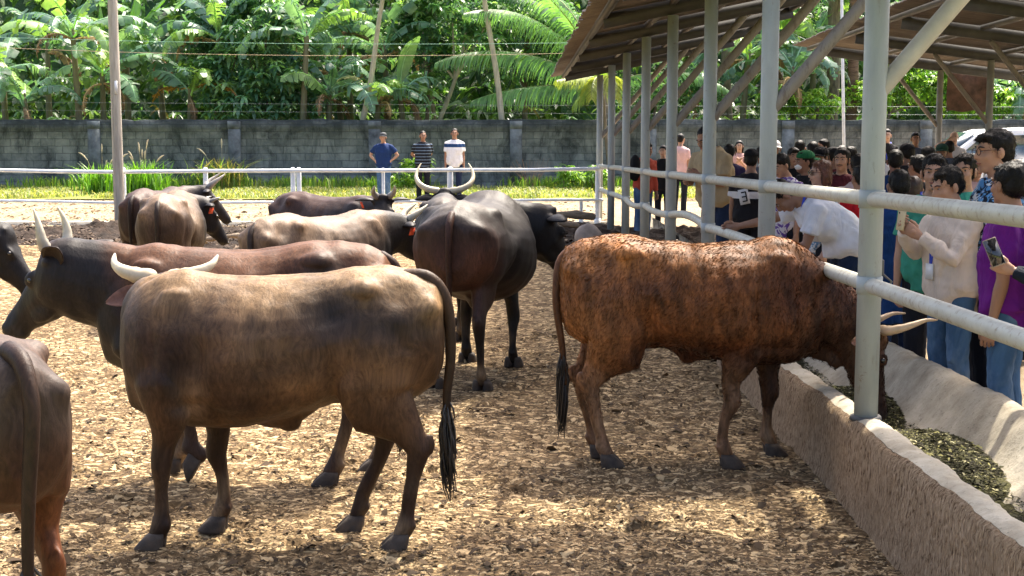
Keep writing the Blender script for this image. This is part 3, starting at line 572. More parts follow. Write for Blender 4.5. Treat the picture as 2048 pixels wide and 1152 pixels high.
tree('leafy_shrub', 520, 43.6, [(-.4, 0, 4.3, 1.0, .7), (.6, 0, 4.9, .9, .7), (-.9, -.1, 2.9, .9, .7), (.5, -.2, 3.3, 1.0, .8), (1.3, -.1, 2.6, .8, .6), (-.2, -.3, 2.3, 1.2, .5), (-1.4, 0, 3.6, .6, .5)], 620, 7, .30, .34, SG, 'bushy broad-leaved shrub with star-like leaf whorls rising over the wall', 41, ((0, 0), (.1, 2), (.2, 4.6)))
tree('leafy_shrub', 455, 45, [(0, 0, 5.2, 1.2, .9), (-.8, 0, 4.3, .8, .7), (.9, 0, 5.9, .9, .6)], 380, 7, .28, .34, SG, 'taller leafy shrub behind and left of the bushy one', 42, ((0, 0), (-.1, 2.5), (.1, 5)))
tree('young_tree', 905, 44.5, [(0, 0, 5.2, 1.2, .8), (-.9, 0, 4.3, .7, .7), (.7, 0, 4.6, .8, .6), (1.5, 0, 5.5, .9, .7), (-.3, .2, 3.6, .6, .5)], 420, 6, .22, .45, SG, 'young tree with crooked twin stems between the two pale trunks', 43, ((-.5, 0), (-.4, 2), (.2, 3.6), (.5, 5)), .09, barkm=M_pole)
tree('young_tree', 850, 45, [(0, 0, 5.6, .9, .8), (-.6, 0, 4.9, .7, .6), (.7, 0, 4.2, .6, .5), (0, 0, 3.0, .6, .5)], 330, 6, .24, .4, DG, 'darker young tree with thin brown stem just left of the twin stemmed one', 44, ((-.1, 0), (.1, 3), (.2, 5.4)), .08)
tree('young_tree', 1050, 47, [(0, 0, 5.4, 1.5, .9), (-1.2, 0, 4.6, 1, .8), (1.2, 0, 4.9, 1, .8), (0, 0, 3.6, 1.3, .8)], 520, 6, .24, .42, DG+SG, 'broad dark tree behind the coconut fronds', 45, ((0, 0), (0, 3), (.2, 5.2)), .12)
tree('leafy_shrub', 1760, 44, [(0, 0, 2.7, 1.1, .6), (1.2, 0, 3.1, 1.0, .6), (2.4, 0, 2.7, 1.0, .6), (.6, 0, 3.6, .8, .4), (2.1, 0, 3.5, .7, .4)], 520, 7, .22, .36, YG, 'bright yellow-green shrub behind the wall under the second roof', 46, ((0, 0), (.3, 2.2), (.6, 3)))
tree('leafy_shrub', 1630, 43, [(0, 0, 2.5, .9, .45), (-1.0, 0, 2.6, .7, .5)], 230, 7, .2, .36, YG, 'low bright shrub at the wall between the nearest posts', 47, ((0, 0), (.1, 1.5), (.1, 2.4)))
tree('leafy_shrub', 2000, 43.2, [(0, 0, 2.6, .9, .5), (1.0, 0, 2.9, .8, .6), (-.9, 0, 2.4, .7, .4)], 260, 7, .2, .36, YG, 'bright shrub at the right edge beside the hanging board', 48, ((0, 0), (.1, 1.5), (.1, 2.4)))
tree('leafy_shrub', 1290, 44, [(0, 0, 2.6, 1.1, .6), (1.5, 0, 3.0, 1.0, .7)], 260, 7, .22, .36, SG, 'green shrub behind the farthest shed posts', 49, ((0, 0), (.1, 1.5), (.4, 2.8)))
# two leaning pale trunks and palm trunks
def pole_tree(name, px0, py0, px1, py1, D, r0, r1, lab, m=None, crown=None):
    x0, x1 = xd(px0, D, zd(py0, D)), xd(px1, D, zd(py1, D)); z0, z1 = zd(py0, D), zd(py1, D); k = (z0+.1)/(z1-z0)
    t = thing(name, lab, 'tree', (x0-(x1-x0)*k, D, 0)); g = G(); P = [(0, 0, -.1)]
    for u in np.linspace(0, 1, 9): P.append(((x1-x0)*(k+u*1.6)+.03*math.sin(u*7), 0, z0+(z1-z0)*u*1.6))
    g.tube(P, [r0]+list(np.linspace(r0, r1, 9)), 12); obj('trunk', g, m or M_pole, t)
    g2 = G(); r = np.random.default_rng(px0); top = P[-1]; whorls(g2, np.array(top)+r.normal(size=(60, 3))*(.8, .6, .5), 6, .35, .35, SG, r); obj('crown', g2, M_leaf, t, False, True); return t
pole_tree('bare_tree', 727, 235, 760, 40, 42.6, .085, .055, 'pale leaning trunk left of centre, tilted to the right')
pole_tree('bare_tree', 1003, 235, 972, 10, 42.6, .09, .06, 'pale leaning trunk near the coconut fronds, tilted to the left')
pole_tree('palm_tree', 1662, 235, 1668, 60, 46, .21, .19, 'dark palm trunk left of the slim pale pole', M_bark)
pole_tree('palm_tree', 1702, 235, 1708, 60, 44.5, .17, .15, 'reddish brown palm trunk right of the slim pale pole', mat('red_bark', (.20, .12, .08), .9, .5, 5, .9, 12, .04, aniso=(1, 1, 5)))
# coconut palm
def frond(g, o, az, el, L, bend, col, nleaf=62, ll=.75, r=None, lift=.0, hang=1.0):
    n = 24; p = np.array(o, float); h = np.array((math.cos(az), math.sin(az), 0)); up = np.array((0, 0, 1.)); side = np.cross(h, up); e = el; pts = [p.copy()]; ds = []
    for i in range(n): d = h*math.cos(e)+up*math.sin(e); ds.append(d); p = p+d*L/n; pts.append(p.copy()); e -= bend/n*(.4+1.2*i/n)
    ds.append(ds[-1]); pts = np.array(pts); g.tube(pts[::2], [.038*(1-.85*i/13) for i in range(13)], 6, col=(.30, .34, .12, 1), cap=False)
    for k in range(nleaf):
        u = .12+.88*k/nleaf; f = u*n; i = min(n-1, int(f)); q = pts[i]+(pts[i+1]-pts[i])*(f-i); d = ds[i]; nn = np.cross(side, d); l = ll*(math.sin(math.pi*(u*.86+.12))**.55)*r.uniform(.85, 1.1)
        for sg in (-1, 1):
            a = .75+.35*u; v = d*math.cos(a)+side*sg*math.sin(a)+nn*.25*r.random(); v /= np.linalg.norm(v); P = [q]; vv = v.copy()
            for s_ in range(4): vv = vv-up*(.22+.16*s_)*hang*r.uniform(.8, 1.2); vv /= np.linalg.norm(vv); P.append(P[-1]+vv*l/4)
            w = .026; ws = (.7, 1, .9, .6, .05); sd = np.cross(vv, up+.01); sd = d*.7+nn*.3; sd /= np.linalg.norm(sd); V = []
            for b, ww in zip(P, ws): V += [b-sd*w*ww, b+sd*w*ww]
            tt = r.uniform(.7, 1.3); g.add(V, [(2*a_, 2*a_+1, 2*a_+3, 2*a_+2) for a_ in range(4)], (*[c_*tt for c_ in col], 1))
def palm(px, D, zc, fr, lab, seed, tr=.16):
    r = np.random.default_rng(seed); t = thing('coconut_palm', lab, 'palm', (xd(px, D, zc), D, 0)); g = G(); g.tube([(.3, .1, -.1), (.1, 0, zc*.5), (0, 0, zc)], [tr*1.3, tr, tr*.8], 12); obj('trunk', g, M_bark, t)
    g = G()
    for f in fr: frond(g, (0, 0, zc), *f[:5], r=r, nleaf=f[5] if len(f) > 5 else 60, ll=f[6] if len(f) > 6 else .8, hang=f[7] if len(f) > 7 else 1)
    obj('fronds', g, M_leaf, t, True, True); return t
PG = (.18, .36, .14); PL = (.22, .34, .08)
palm(1205, 43.5, 3.0, [(3.2, .50, 5.2, 1.0, PG, 80, 1.15, 1.3), (3.35, .95, 5.0, 1.35, PG, 75, 1.1, 1.2), (2.9, 1.2, 4.8, 1.5, (.10, .22, .10), 70, 1.0), (3.6, 1.15, 4.6, 1.0, PG, 70, 1.0), (2.4, 1.25, 4.5, 1.2, PG, 60, 1.0), (3.3, .05, 4.0, .45, PG, 70, 1.0, 1.5), (.6, 1.1, 4.5, 1.4, PG), (-.4, .9, 4.4, 1.6, (.10, .2, .09)), (-.1, .35, 4.2, 1.2, PG), (1.4, 1.3, 4.5, 1.0, PG), (4.4, .7, 3.0, 2.3, PL, 50, .7)], 'coconut palm whose long fronds sweep left from behind the shed roof', 61)
palm(1205, 41.0+.2, 3.15, [(3.6, .1, 1.5, .4, (.30, .36, .08), 22, .6, 1.3), (3.3, -.5, 1.1, .6, PL, 22, .7, 1.5), (-1.2, .35, 1.4, 2.6, (.42, .46, .14), 46, .75, 1.4), (4.3, .25, 1.3, 2.4, (.42, .46, .14), 46, .75, 1.4)], 'small pale yellow-green palm drooping over the wall behind the shed corner', 62, .05)
palm(1450, 47, 5.0, [(a, .9, 4, 1.8, PG) for a in (.2, 1.3, 2.3, 3.3, 4.2, 5.3)], 'coconut palm standing farther back behind the middle of the shed', 63)
palm(850, 48, 6.2, [(a, .8, 4.2, 1.9, (.09, .2, .07)) for a in (.1, 1.2, 2.3, 3.0, 3.7, 5.0)], 'coconut palm high at the back above the crooked twin stems', 64)
palm(1920, 49, 4.6, [(a, .9, 3.8, 1.8, (.09, .2, .07)) for a in (.2, 1.4, 2.5, 3.4, 4.4, 5.4)], 'coconut palm behind the second roof at the right', 65)
# the wood behind, one dense mass
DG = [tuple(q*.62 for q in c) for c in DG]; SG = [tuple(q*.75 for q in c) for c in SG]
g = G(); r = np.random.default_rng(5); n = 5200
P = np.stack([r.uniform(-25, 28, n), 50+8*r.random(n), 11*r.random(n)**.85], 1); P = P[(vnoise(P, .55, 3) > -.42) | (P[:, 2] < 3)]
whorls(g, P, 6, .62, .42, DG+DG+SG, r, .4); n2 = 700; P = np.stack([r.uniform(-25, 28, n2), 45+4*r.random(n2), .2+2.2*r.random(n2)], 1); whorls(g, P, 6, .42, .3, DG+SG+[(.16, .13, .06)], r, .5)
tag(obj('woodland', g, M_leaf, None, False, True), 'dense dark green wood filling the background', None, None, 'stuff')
g = G(); nx = 40; P = [(x, 62+2*math.sin(x*.3), z) for x in np.linspace(-45, 48, nx) for z in (-.2, 3+1.2*math.sin(x*.5), 8.5+1.5*math.sin(x*.37+1))]; g.add(P, [(i*3+j, (i+1)*3+j, (i+1)*3+j+1, i*3+j+1) for i in range(nx-1) for j in (0, 1)])
g.add([(a, b+14, c*.9) for a, b, c in P], [(i*3+j, (i+1)*3+j, (i+1)*3+j+1, i*3+j+1) for i in range(nx-1) for j in (0, 1)]); tag(obj('backdrop', g, mat('backdrop_green', (.05, .11, .05), .95, .6, .8, .8, 3, .3)), kind='structure')  # added upright screens behind the wood, keep sky from showing through the gaps
# grass
def grass(name, n, xf, yf, z, h, wd, cols, lab, seed, lean=.35, kind='stuff'):
    r = np.random.default_rng(seed); x = xf(r, n); y = yf(r, n); H = h*r.uniform(.5, 1.3, n); a = r.uniform(0, 6.28, n); l = np.abs(r.normal(0, lean, n))*H
    d = np.stack([np.cos(a), np.sin(a), 0*a], 1); s_ = np.stack([-np.sin(a), np.cos(a), 0*a], 1); b = np.stack([x, y, z+0*x], 1); w = wd*H[:, None]/h; up = np.array((0, 0, 1.)); V = np.empty((n, 5, 3))
    V[:, 0] = b-s_*w; V[:, 1] = b+s_*w; V[:, 2] = b+d*l[:, None]*.35+up*H[:, None]*.6+s_*w*.8; V[:, 3] = b+d*l[:, None]*.35+up*H[:, None]*.6-s_*w*.8; V[:, 4] = b+d*l[:, None]+up*H[:, None]*np.clip(1-lean*.3, .5, 1)
    i = np.arange(n)*5; g = G(); g.V = [V.reshape(-1, 3)]; g.n = n*5; g.Fc = [tuple(f) for f in np.stack([i, i+1, i+2, i+3], 1).tolist()]+[tuple(f) for f in np.stack([i+3, i+2, i+4], 1).tolist()]; g.M = [0]*len(g.Fc)
    C = np.array(cols)[r.integers(0, len(cols), n)]*r.uniform(.7, 1.25, (n, 1)); Cc = np.ones((n*5, 4)); Cc[:, :3] = np.repeat(np.clip(C, 0, 1), 5, 0); g.C = [Cc]; return g
GC = [(.31, .34, .10), (.42, .41, .15), (.17, .24, .07), (.50, .45, .22), (.24, .31, .09)]
def clumpy(r, n):
    x = r.uniform(-16, 9, n*2); k = np.sin(x*1.9)+np.sin(x*4.3+1)+r.normal(0, 1, n*2) > -.6; x = x[k][:n]; return np.concatenate([x, r.uniform(-16, 9, n-len(x))])
tag(obj('grass', grass('grass', 34000, clumpy, lambda r, n: r.uniform(36.1, 41.4, n), 0.06, .15, .012, GC, '', 71, .9), M_grass, None, False, True), 'bright sunlit grass along the foot of the block wall', None, None, 'stuff')
tag(obj('tall_grass', grass('grass', 4200, lambda r, n: r.choice([-13, -11.5, -9.5, -8.2, -6.1, -4.4, -3.3, .9, 2.4, 3.6], n)+r.normal(0, .55, n), lambda r, n: r.uniform(40.2, 41.4, n), 0.06, .38, .016, [(.10, .22, .03), (.16, .30, .05), (.28, .36, .08)], '', 72, .5), M_grass, None, False, True), 'taller green grass tufts close under the block wall', None, None, 'stuff')
def reed(px, D, n, h, lab, seed, plumes=0, cols=None):
    x = xd(px, D, .5); t = thing('tall_grass_clump', lab, 'plant', (x, D, .05))
    g = grass('g', n, lambda r, m: r.normal(0, .32, m), lambda r, m: r.normal(0, .2, m), 0, h, .02, cols or [(.14, .32, .03), (.22, .42, .05), (.10, .24, .03)], '', seed, .55); obj('blades', g, M_grass, t, False, True)
    r = random.Random(seed)
    for i in range(plumes):
        g = G(); a = r.uniform(-.9, .9); hh = h*r.uniform(.95, 1.5); P = [(a*.2, 0, 0), (a*.4, 0, hh*.6), (a*.6, 0, hh*.92), (a*.95, 0, hh*1.12)]; g.tube(P[:3], [.008, .006, .004], 5, col=(.5, .45, .3, 1)); g.tube([P[2], (P[2][0]*.6+P[3][0]*.4, 0, hh*1.03), (P[2][0]*.3+P[3][0]*.7, 0, hh*1.09), P[3]], [.008, .022, .018, .004], 8, col=(.62, .55, .42, 1)); obj('plume', g, M_dry, t, True, True)
reed(285, 37.5, 380, .9, 'tall bright grass clump with pale seed plumes right of the tall pole', 81, 7)
reed(205, 38.5, 260, .8, 'small grass clump with cream seed plumes left of the tall pole', 82, 6)
reed(445, 40.6, 300, .9, 'dry looking grass clump right of the seed plumes', 83, 2, [(.4, .34, .14), (.2, .3, .07)])
for i, (px, D, lb) in enumerate(((808, 39.8, 'leafy weed between the man in navy and the man in black'), (1130, 39.8, 'leafy weed at the wall left of the farthest shed post'), (835, 40.6, 'taller weed behind the man in black'), (1185, 40.2, 'yellowish weed just beside the farthest shed post'), (400, 40.7, 'low weed at the wall left of the rail post'))):
    tree('weed', px, D, [(0, 0, .45, .42, .35), (.25, 0, .8 if i in (0, 2) else .5, .3, .25)], 60, 6, .16, .4, YG, lb, 90+i, ((0, 0), (0, .3), (.02, .7)), .015, cat='plant')
g = G(); r = random.Random(3)
for i in range(26): a = r.uniform(-1.2, 1.2); g.tube([(0, 0, 0), (a*.25, r.uniform(-.1, .1), .35), (a*.5, 0, .6+.3*r.random())], [.008, .005, .003], 4)
tag(obj('dry_bush', g, mat('dry_twig', (.32, .20, .13), .9, .4), None, True, loc=(xd(1062, 40.6), 40.6, .05)), 'leafless reddish dry bush against the block wall', 'plant')
# ============================================================= CATTLE
def m_coat():
    m = bpy.data.materials.new('cattle_coat'); t, b = nodes(m); a = N(t, 'ShaderNodeAttribute', attribute_name='tint'); v = coords(t, (60, 60, 16)); vv = coords(t)
    w = N(t, 'ShaderNodeTexNoise'); w.inputs['Scale'].default_value = 4; t.links.new(vv, w.inputs[0]); s_ = N(t, 'ShaderNodeVectorMath', operation='SCALE'); s_.inputs['Scale'].default_value = 9; t.links.new(w.outputs['Color'], s_.inputs[0])
    ad = N(t, 'ShaderNodeVectorMath', operation='ADD'); t.links.new(v, ad.inputs[0]); t.links.new(s_.outputs[0], ad.inputs[1])
    hair = noise(t, ad.outputs[0], 1.0, 4, .65); bl = noise(t, vv, 3.2, 5, .6)
    c = mix(t, a.outputs[0], ramp(t, hair, [(.3, (.58, .55, .52)), (.7, (1.42, 1.38, 1.32))]), 1.0, 'MULTIPLY')
    c = mix(t, c, ramp(t, bl, [(.30, (.64, .61, .60)), (.5, (.95, .95, .95)), (.70, (1.25, 1.22, 1.18))]), 1.0, 'MULTIPLY')
    t.links.new(c, b.inputs['Base Color']); b.inputs['Roughness'].default_value = .53; b.inputs['Specular IOR Level'].default_value = .22
    
    t.links.new(bump(t, hair, .5, .005, bump(t, noise(t, vv, 9, 5, .6), .14, .02)), b.inputs['Normal']); return m
M_coat = m_coat()
def m_horn(name, tip, base):
    m = bpy.data.materials.new(name); t, b = nodes(m); v = coords(t); a = N(t, 'ShaderNodeAttribute', attribute_name='tint'); c = mix(t, a.outputs[0], ramp(t, noise(t, coords(t, (1, 1, 1)), 20, 6), [(.3, (.75,)*3), (.7, (1.1,)*3)]), 1, 'MULTIPLY')
    t.links.new(c, b.inputs['Base Color']); b.inputs['Roughness'].default_value = .35; t.links.new(bump(t, noise(t, v, 60, 3), .25, .003), b.inputs['Normal']); return m
M_horn = m_horn('horn', 0, 0); M_hoof = mat('hoof', (.055, .04, .028), .75, .5, 14, .5, 50, .006, c2=(.025, .019, .015)); M_eye = mat('dark_eye', (.01, .008, .007), .08, 0, 5, 0, spec=.8)
M_tag = mat('orange_tag', (.75, .09, .03), .45, .1, 5, 0); M_tagmark = mat('tag_print', (.10, .015, .01), .6, 0, 5, 0); M_earin = mat('ear_inside', (.20, .095, .065), .8, .4, 20, .4, 60, .004); M_nose = mat('wet_nose', (.03, .026, .026), .3, .3, 30, .5, 60, .003); M_tuft = mat('tail_hair', (.018, .015, .014), .45, .5, 5, 0)
# legs: list of (x, y, z, rx(along the body), ry)
def leg_front(x, y, sx=.56, fz=0):
    s_ = 1 if y > 0 else -1; kx = x*.72+sx*.28
    return [((sx+.03, s_*.13, .98), (.13, .065)), ((sx+.01, s_*.165, .80), (.145, .08)), ((x*.4+sx*.6-.02, s_*.16, .64), (.118, .074)), ((kx-.005, y*.95, .50), (.070, .055)), ((kx+.008, y, .385+fz*.7), (.062, .055)), ((x*.8+kx*.2, y, .29+fz), (.041, .037)), ((x-.005, y, .18+fz), (.040, .036)), ((x+.005, y, .115+fz), (.056, .049)), ((x+.03, y, .065+fz), (.050, .048))]
def leg_hind(x, y, hp=-.52, fz=0):
    s_ = 1 if y > 0 else -1; hx = (x-.08)*.72+hp*.28-.035
    return [((hp+.06, s_*.13, 1.08), (.21, .10)), ((hp+.02, s_*.155, .93), (.225, .105)), ((hp+.055, s_*.165, .78), (.215, .098)), ((hp+.07+(hx-hp)*.35, s_*.16, .68), (.178, .080)), ((hx+.06, y*.97, .58), (.108, .058)), ((hx-.005, y, .475+fz*.6), (.076, .050)), ((hx*.7+x*.3+.005, y, .34+fz), (.046, .038)), ((x-.012, y, .18+fz), (.042, .037)), ((x+.0, y, .115+fz), (.055, .050)), ((x+.028, y, .065+fz), (.050, .050))]
BODY = [(-.81, 1.21, .86, .09), (-.77, 1.265, .77, .165), (-.67, 1.31, .71, .22), (-.52, 1.335, .72, .235), (-.36, 1.335, .72, .255), (-.20, 1.30, .665, .285), (0, 1.285, .60, .315), (.18, 1.285, .565, .318), (.34, 1.30, .56, .285), (.48, 1.33, .57, .245), (.60, 1.315, .585, .225), (.70, 1.26, .62, .195), (.775, 1.19, .665, .15), (.81, 1.12, .76, .10)]
def rotm(yaw, pitch, roll): return (Matrix.Rotation(R(yaw), 3, 'Z')@Matrix.Rotation(R(pitch), 3, 'Y')@Matrix.Rotation(R(roll), 3, 'X'))
def cow(label, loc, head_deg, S=1.0, width=1.0, neck=((.62, 0, 1.08), (.86, 0, 1.16), (1.02, 0, 1.2)), hd=(0, 45, 0), FL=.5, FR=.5, HL=-.56, HR=-.56, lift=None, col=None, horn='up', hornscale=1.0, tagside=None, tail='hang', vox=.014, belly=0, legy=(.15, .16), depth=1.0, sheath=True, hcol=((.62, .56, .42), (.30, .27, .22)), hump=0, cat='cow', dewlap=0, group='cattle in the corral', tagmark=False, fur=0, seed=1, fatneck=1.0, SX=(.56, .56), earback=False, hsc=(1, 1, 1), earout=None, earfw=None, xs=1.0, eary=.10, earl=.205, earin=False):
    lift = lift or {}; t = thing('cow', label, cat, loc, R(head_deg), group, S); t.scale = (S*xs, S, S); g = G(); A = np.linspace(0, 2*np.pi, 28, endpoint=False); rings = []
    for (x, zt, zb, hw) in BODY:
        zb2 = zb-belly*math.exp(-((x-.05)/.35)**2); 
        if hump: zt = zt+hump*math.exp(-((x-.5)/.16)**2)
        zc = (zt+zb2)/2; hh = (zt-zb2)/2; ca, sa = np.cos(A), np.sin(A); zz = np.sign(sa)*np.abs(sa)**.86; wx = np.sign(ca)*np.abs(ca)**.80
        wf = np.where(zz > 0, 1-.30*zz**2.2, 1-.12*zz**2); rings.append(np.stack([x+0*A, wx*hw*width*wf, zc+zz*hh], 1))
    V = np.vstack(rings); k = 28; Fc = [(i*k+j, i*k+(j+1) % k, (i+1)*k+(j+1) % k, (i+1)*k+j) for i in range(len(rings)-1) for j in range(k)]+[tuple(range(k-1, -1, -1)), tuple((len(rings)-1)*k+j for j in range(k))]
    g.add(V, Fc)
    w = width
    for s_ in (1, -1):
        g.ball((-.40, s_*.148*w, 1.222), (.13, .052, .055)); g.ball((-.71, s_*.095*w, 1.14), (.085, .06, .085)); g.ball((.50, s_*.15*w, 1.02), (.17, .075, .24)); g.ball((.66, s_*.12, .90), (.10, .08, .11)); g.ball((-.47, s_*.17*w, .95), (.20, .09, .20))
    g.ball((-.28, 0, .80), (.2, .2*w, .12))
    if sheath: g.tube([(.22, 0, .63-belly), (.08, 0, .60-belly), (-.02, 0, .598-belly), (-.13, 0, .665-belly)], [(.07, .05), (.075, .045), (.06, .045), (.05, .04)], 14); g.ball((-.02, 0, .575-belly), (.06, .042, .04))
    for (s_, x, nm) in ((1, FL, 'FL'), (-1, FR, 'FR')):
        L = leg_front(x, s_*legy[0]*(.6+.4*w), SX[0 if s_ > 0 else 1], fz=lift.get(nm, 0))
        if nm in lift and lift[nm] > .05: L[-1] = ((x-.05, L[-1][0][1], L[-1][0][2]-.0), L[-1][1])
        g.tube([p for p, _ in L], [(r_[1]*(1 if i_ < 2 else .93 if i_ == 2 else .87), r_[0]*(1 if i_ < 2 else .93 if i_ == 2 else .87)) for i_, (_, r_) in enumerate(L)], 14, up=(1, 0, 0))
        kz = L[4][0]; g.ball((kz[0]+.008, kz[1], kz[2]), (.048, .043, .055), 10); fz_ = L[7][0]; g.ball((fz_[0]-.04, fz_[1]-.022, fz_[2]+.005), (.016, .013, .02), 8); g.ball((fz_[0]-.04, fz_[1]+.022, fz_[2]+.005), (.016, .013, .02), 8)
    for (s_, x, nm) in ((1, HL, 'HL'), (-1, HR, 'HR')):
        L = leg_hind(x, s_*legy[1]*(.6+.4*w), fz=lift.get(nm, 0)); g.tube([p for p, _ in L], [(r_[1]*(1 if i_ < 4 else .87), r_[0]*(1 if i_ < 4 else .87)) for i_, (_, r_) in enumerate(L)], 14, up=(1, 0, 0))
        hz = L[5][0]; g.ball((hz[0]-.058, hz[1], hz[2]+.03), (.026, .024, .055), 8); fz_ = L[8][0]; g.ball((fz_[0]-.04, fz_[1]-.022, fz_[2]+.005), (.016, .013, .02), 8); g.ball((fz_[0]-.04, fz_[1]+.022, fz_[2]+.005), (.016, .013, .02), 8)
    # neck
    n0, n1, n2 = [Vector(p) for p in neck]; P = []; Q = []
    Rm = rotm(*hd); poll = n2
    for i in range(9):
        u = i/8; p = n0*(1-u)**2+n1*2*u*(1-u)+n2*u*u; P.append(p); r0 = np.array((.17, .265)); r1 = np.array((.088, .125))*fatneck; q = r0*(1-u)**1.1+r1*(1-(1-u)**1.1); Q.append(tuple(q*(1 if u > .3 else 1)))
    P[0] = n0+Vector((-.12, 0, -.06)); P = [p+Vector((0, 0, -.045*(i/8))) for i, p in enumerate(P)]; g.tube(P, Q, 20)
    if dewlap:
        for i in range(1, 8): p = P[i]; d = (P[min(8, i+1)]-P[i-1]).normalized(); dn = d.cross(Vector((0, 1, 0))); dn = dn if dn.z < 0 else -dn; c = p+dn*(Q[i][1]*1.0); g.ball(tuple(c), (.09, .022, .06+dewlap*math.sin(math.pi*i/8)), 12)
    # head
    def H(p): return Vector(p)
    def toH(p): return np.array(Rm@Vector((p[0]*hsc[0], p[1]*hsc[1], p[2]*hsc[2])))+np.array(poll)
    g2 = G(); hs = [(-.07, .075, .055, -.10), (-.02, .10, .075, -.145), (.05, .108, .080, -.17), (.13, .106, .072, -.178), (.20, .088, .060, -.165), (.28, .066, .048, -.135), (.35, .056, .036, -.112), (.41, .060, .028, -.105), (.455, .064, .012, -.10), (.485, .05, -.012, -.088)]
    A2 = np.linspace(0, 2*np.pi, 20, endpoint=False); rr = []
    for (x, hw, zt, zb) in hs:
        zc, hh = (zt+zb)/2, (zt-zb)/2; ca, sa = np.cos(A2), np.sin(A2); rr.append(np.stack([x+0*A2, np.sign(ca)*np.abs(ca)**.8*hw*np.where(sa < 0, 1-.32*np.abs(sa), 1-.12*sa), zc+sa*hh], 1))
    V = np.vstack(rr); g2.add(V, [(i*20+j, i*20+(j+1) % 20, (i+1)*20+(j+1) % 20, (i+1)*20+j) for i in range(len(hs)-1) for j in range(20)]+[tuple(range(19, -1, -1)), tuple((len(hs)-1)*20+j for j in range(20))])
    for s_ in (1, -1):
        g2.ball((.125, s_*.088, .032), (.05, .024, .032), 10); g2.ball((.18, s_*.055, -.10), (.11, .03, .055), 10); g2.ball((.45, s_*.036, -.02), (.03, .024, .026), 8); g2.ball((-.03, s_*.06, .075), (.035, .035, .035), 8); g2.ball((-.02, s_*.10, .02), (.035, .04, .03), 8)
    g2.ball((-.03, 0, .085), (.045, .065, .035), 12); g2.ball((.42, 0, -.085), (.05, .045, .028), 10)
    g.add(np.array([toH(v) for v in g2.verts()]), g2.Fc)
    me = organic(g, vox, 7 if vox < .0125 else 6 if vox < .02 else 4); V = co(me); Nn = nrm(me); dd = vnoise(V, 5.5, seed)*.006+vnoise(V*(1, 1, .45), 17, seed+1)*.0022
    # rib and fold hints
    rib = np.exp(-((V[:, 0]-.02)/.33)**2)*np.clip((V[:, 2]-.7)/.3, 0, 1)*np.clip((1.27-V[:, 2])/.1, 0, 1); dd += .0035*np.sin(V[:, 0]*52+V[:, 2]*9)*rib*(width < 1.05)
    dd += .006*np.sin(V[:, 0]*38-V[:, 2]*24)*np.exp(-((V[:, 0]-.82)/.16)**2)*np.clip((1.15-V[:, 2])/.3, 0, 1)
    sd_ = np.clip((np.abs(V[:, 1])-.05)/.08, 0, 1)
    for (bx, bz, rx, rz_, am) in ((-.27, 1.13, .11, .085, -.026), (-.43, 1.235, .055, .05, .024), (-.75, 1.15, .05, .05, .022), (.02, .95, .30, .16, -.012), (-.60, 1.20, .07, .07, -.016), (.37, .92, .03, .20, -.014), (.62, .97, .035, .13, -.010), (-.27, .84, .035, .13, -.016), (-.45, .98, .12, .12, .010), (.44, .70, .10, .03, -.010), (.30, .64, .06, .05, -.012), (-.62, .92, .035, .14, -.008), (.56, .84, .06, .08, .012)):
        dd = dd+1.45*am*np.exp(-((V[:, 0]-bx)/rx)**2-((V[:, 2]-bz)/rz_)**2)*sd_
    dd = dd+.008*np.exp(-(V[:, 1]/.022)**2)*np.clip((V[:, 2]-1.22)/.03, 0, 1)*np.clip((.45-V[:, 0])/.25, 0, 1)
    V2 = V+Nn*dd[:, None]; me.vertices.foreach_set('co', V2.ravel())
    V = co(me); hl = (V-np.array(poll))@np.array(Rm)   # head local
    C = col(V, hl, Nn) if col else np.tile((.05, .03, .02), (len(V), 1)); setcol(me, np.clip(C, 0, 1))
    body = link('body', me, M_coat, t)
    # hooves: two claws each
    for nm, s_, x, ly in (('FL', 1, FL, legy[0]), ('FR', -1, FR, legy[0]), ('HL', 1, HL, legy[1]), ('HR', -1, HR, legy[1])):
        g = G(); y = s_*ly*(.6+.4*w); fz = lift.get(nm, 0)
        for q in (-1, 1):
            A3 = np.linspace(0, 2*np.pi, 12, endpoint=False); V = []
            for (zz, rx, ry, ox) in ((0, .072, .038, .064), (.014, .072, .038, .064), (.055, .054, .032, .042), (.080, .038, .027, .028)):
                V += [(x+ox+np.cos(a)*rx*(1.1 if np.cos(a) > 0 else .9)-.01, y+q*.032*(1 if zz > .06 else 1.15)+np.sin(a)*ry, zz+fz) for a in A3]
            V = np.array(V)
            if fz > .05: c = np.array((x, y, fz+.07)); M_ = np.array(Matrix.Rotation(R(60), 3, 'Y')); V = (V-c)@M_.T+c
            g.add(V, [(i*12+j, i*12+(j+1) % 12, (i+1)*12+(j+1) % 12, (i+1)*12+j) for i in range(3) for j in range(12)]+[tuple(range(11, -1, -1)), tuple(36+j for j in range(12))])
        obj('hoof', g, M_hoof, t)
    # ears
    for s_ in (1, -1):
        out = Vector((-.18, s_*1.0, -.10 if horn != 'bull' else .05)).normalized(); fw = Vector((.75, s_*.15, -.55)).normalized() if not earback else Vector((-.85, s_*.35, .25)).normalized()
        out = Vector((earout[0], s_*earout[1], earout[2])).normalized() if earout else out; fw = Vector((earfw[0], s_*earfw[1], earfw[2])).normalized() if earfw else fw
        base = Vector((-.02, s_*eary, .015)); g = G(); V = []; n = 11
        for side_ in (0, 1):
            for i in range(n):
                u = i/(n-1); wd_ = .055*math.sin(math.pi*min(1, .18+.80*u))**.75; c = base+out*(earl*u)+Vector((0, 0, -.02*u*u))
                upv = out.cross(fw).normalized()*s_
                for j in range(7):
                    vv = (j/6-.5)*2; V.append(toH(c+upv*wd_*vv+fw*(-.030*(1-vv*vv)*math.sin(math.pi*(u*.9+.08)))-fw*(.009*side_)))
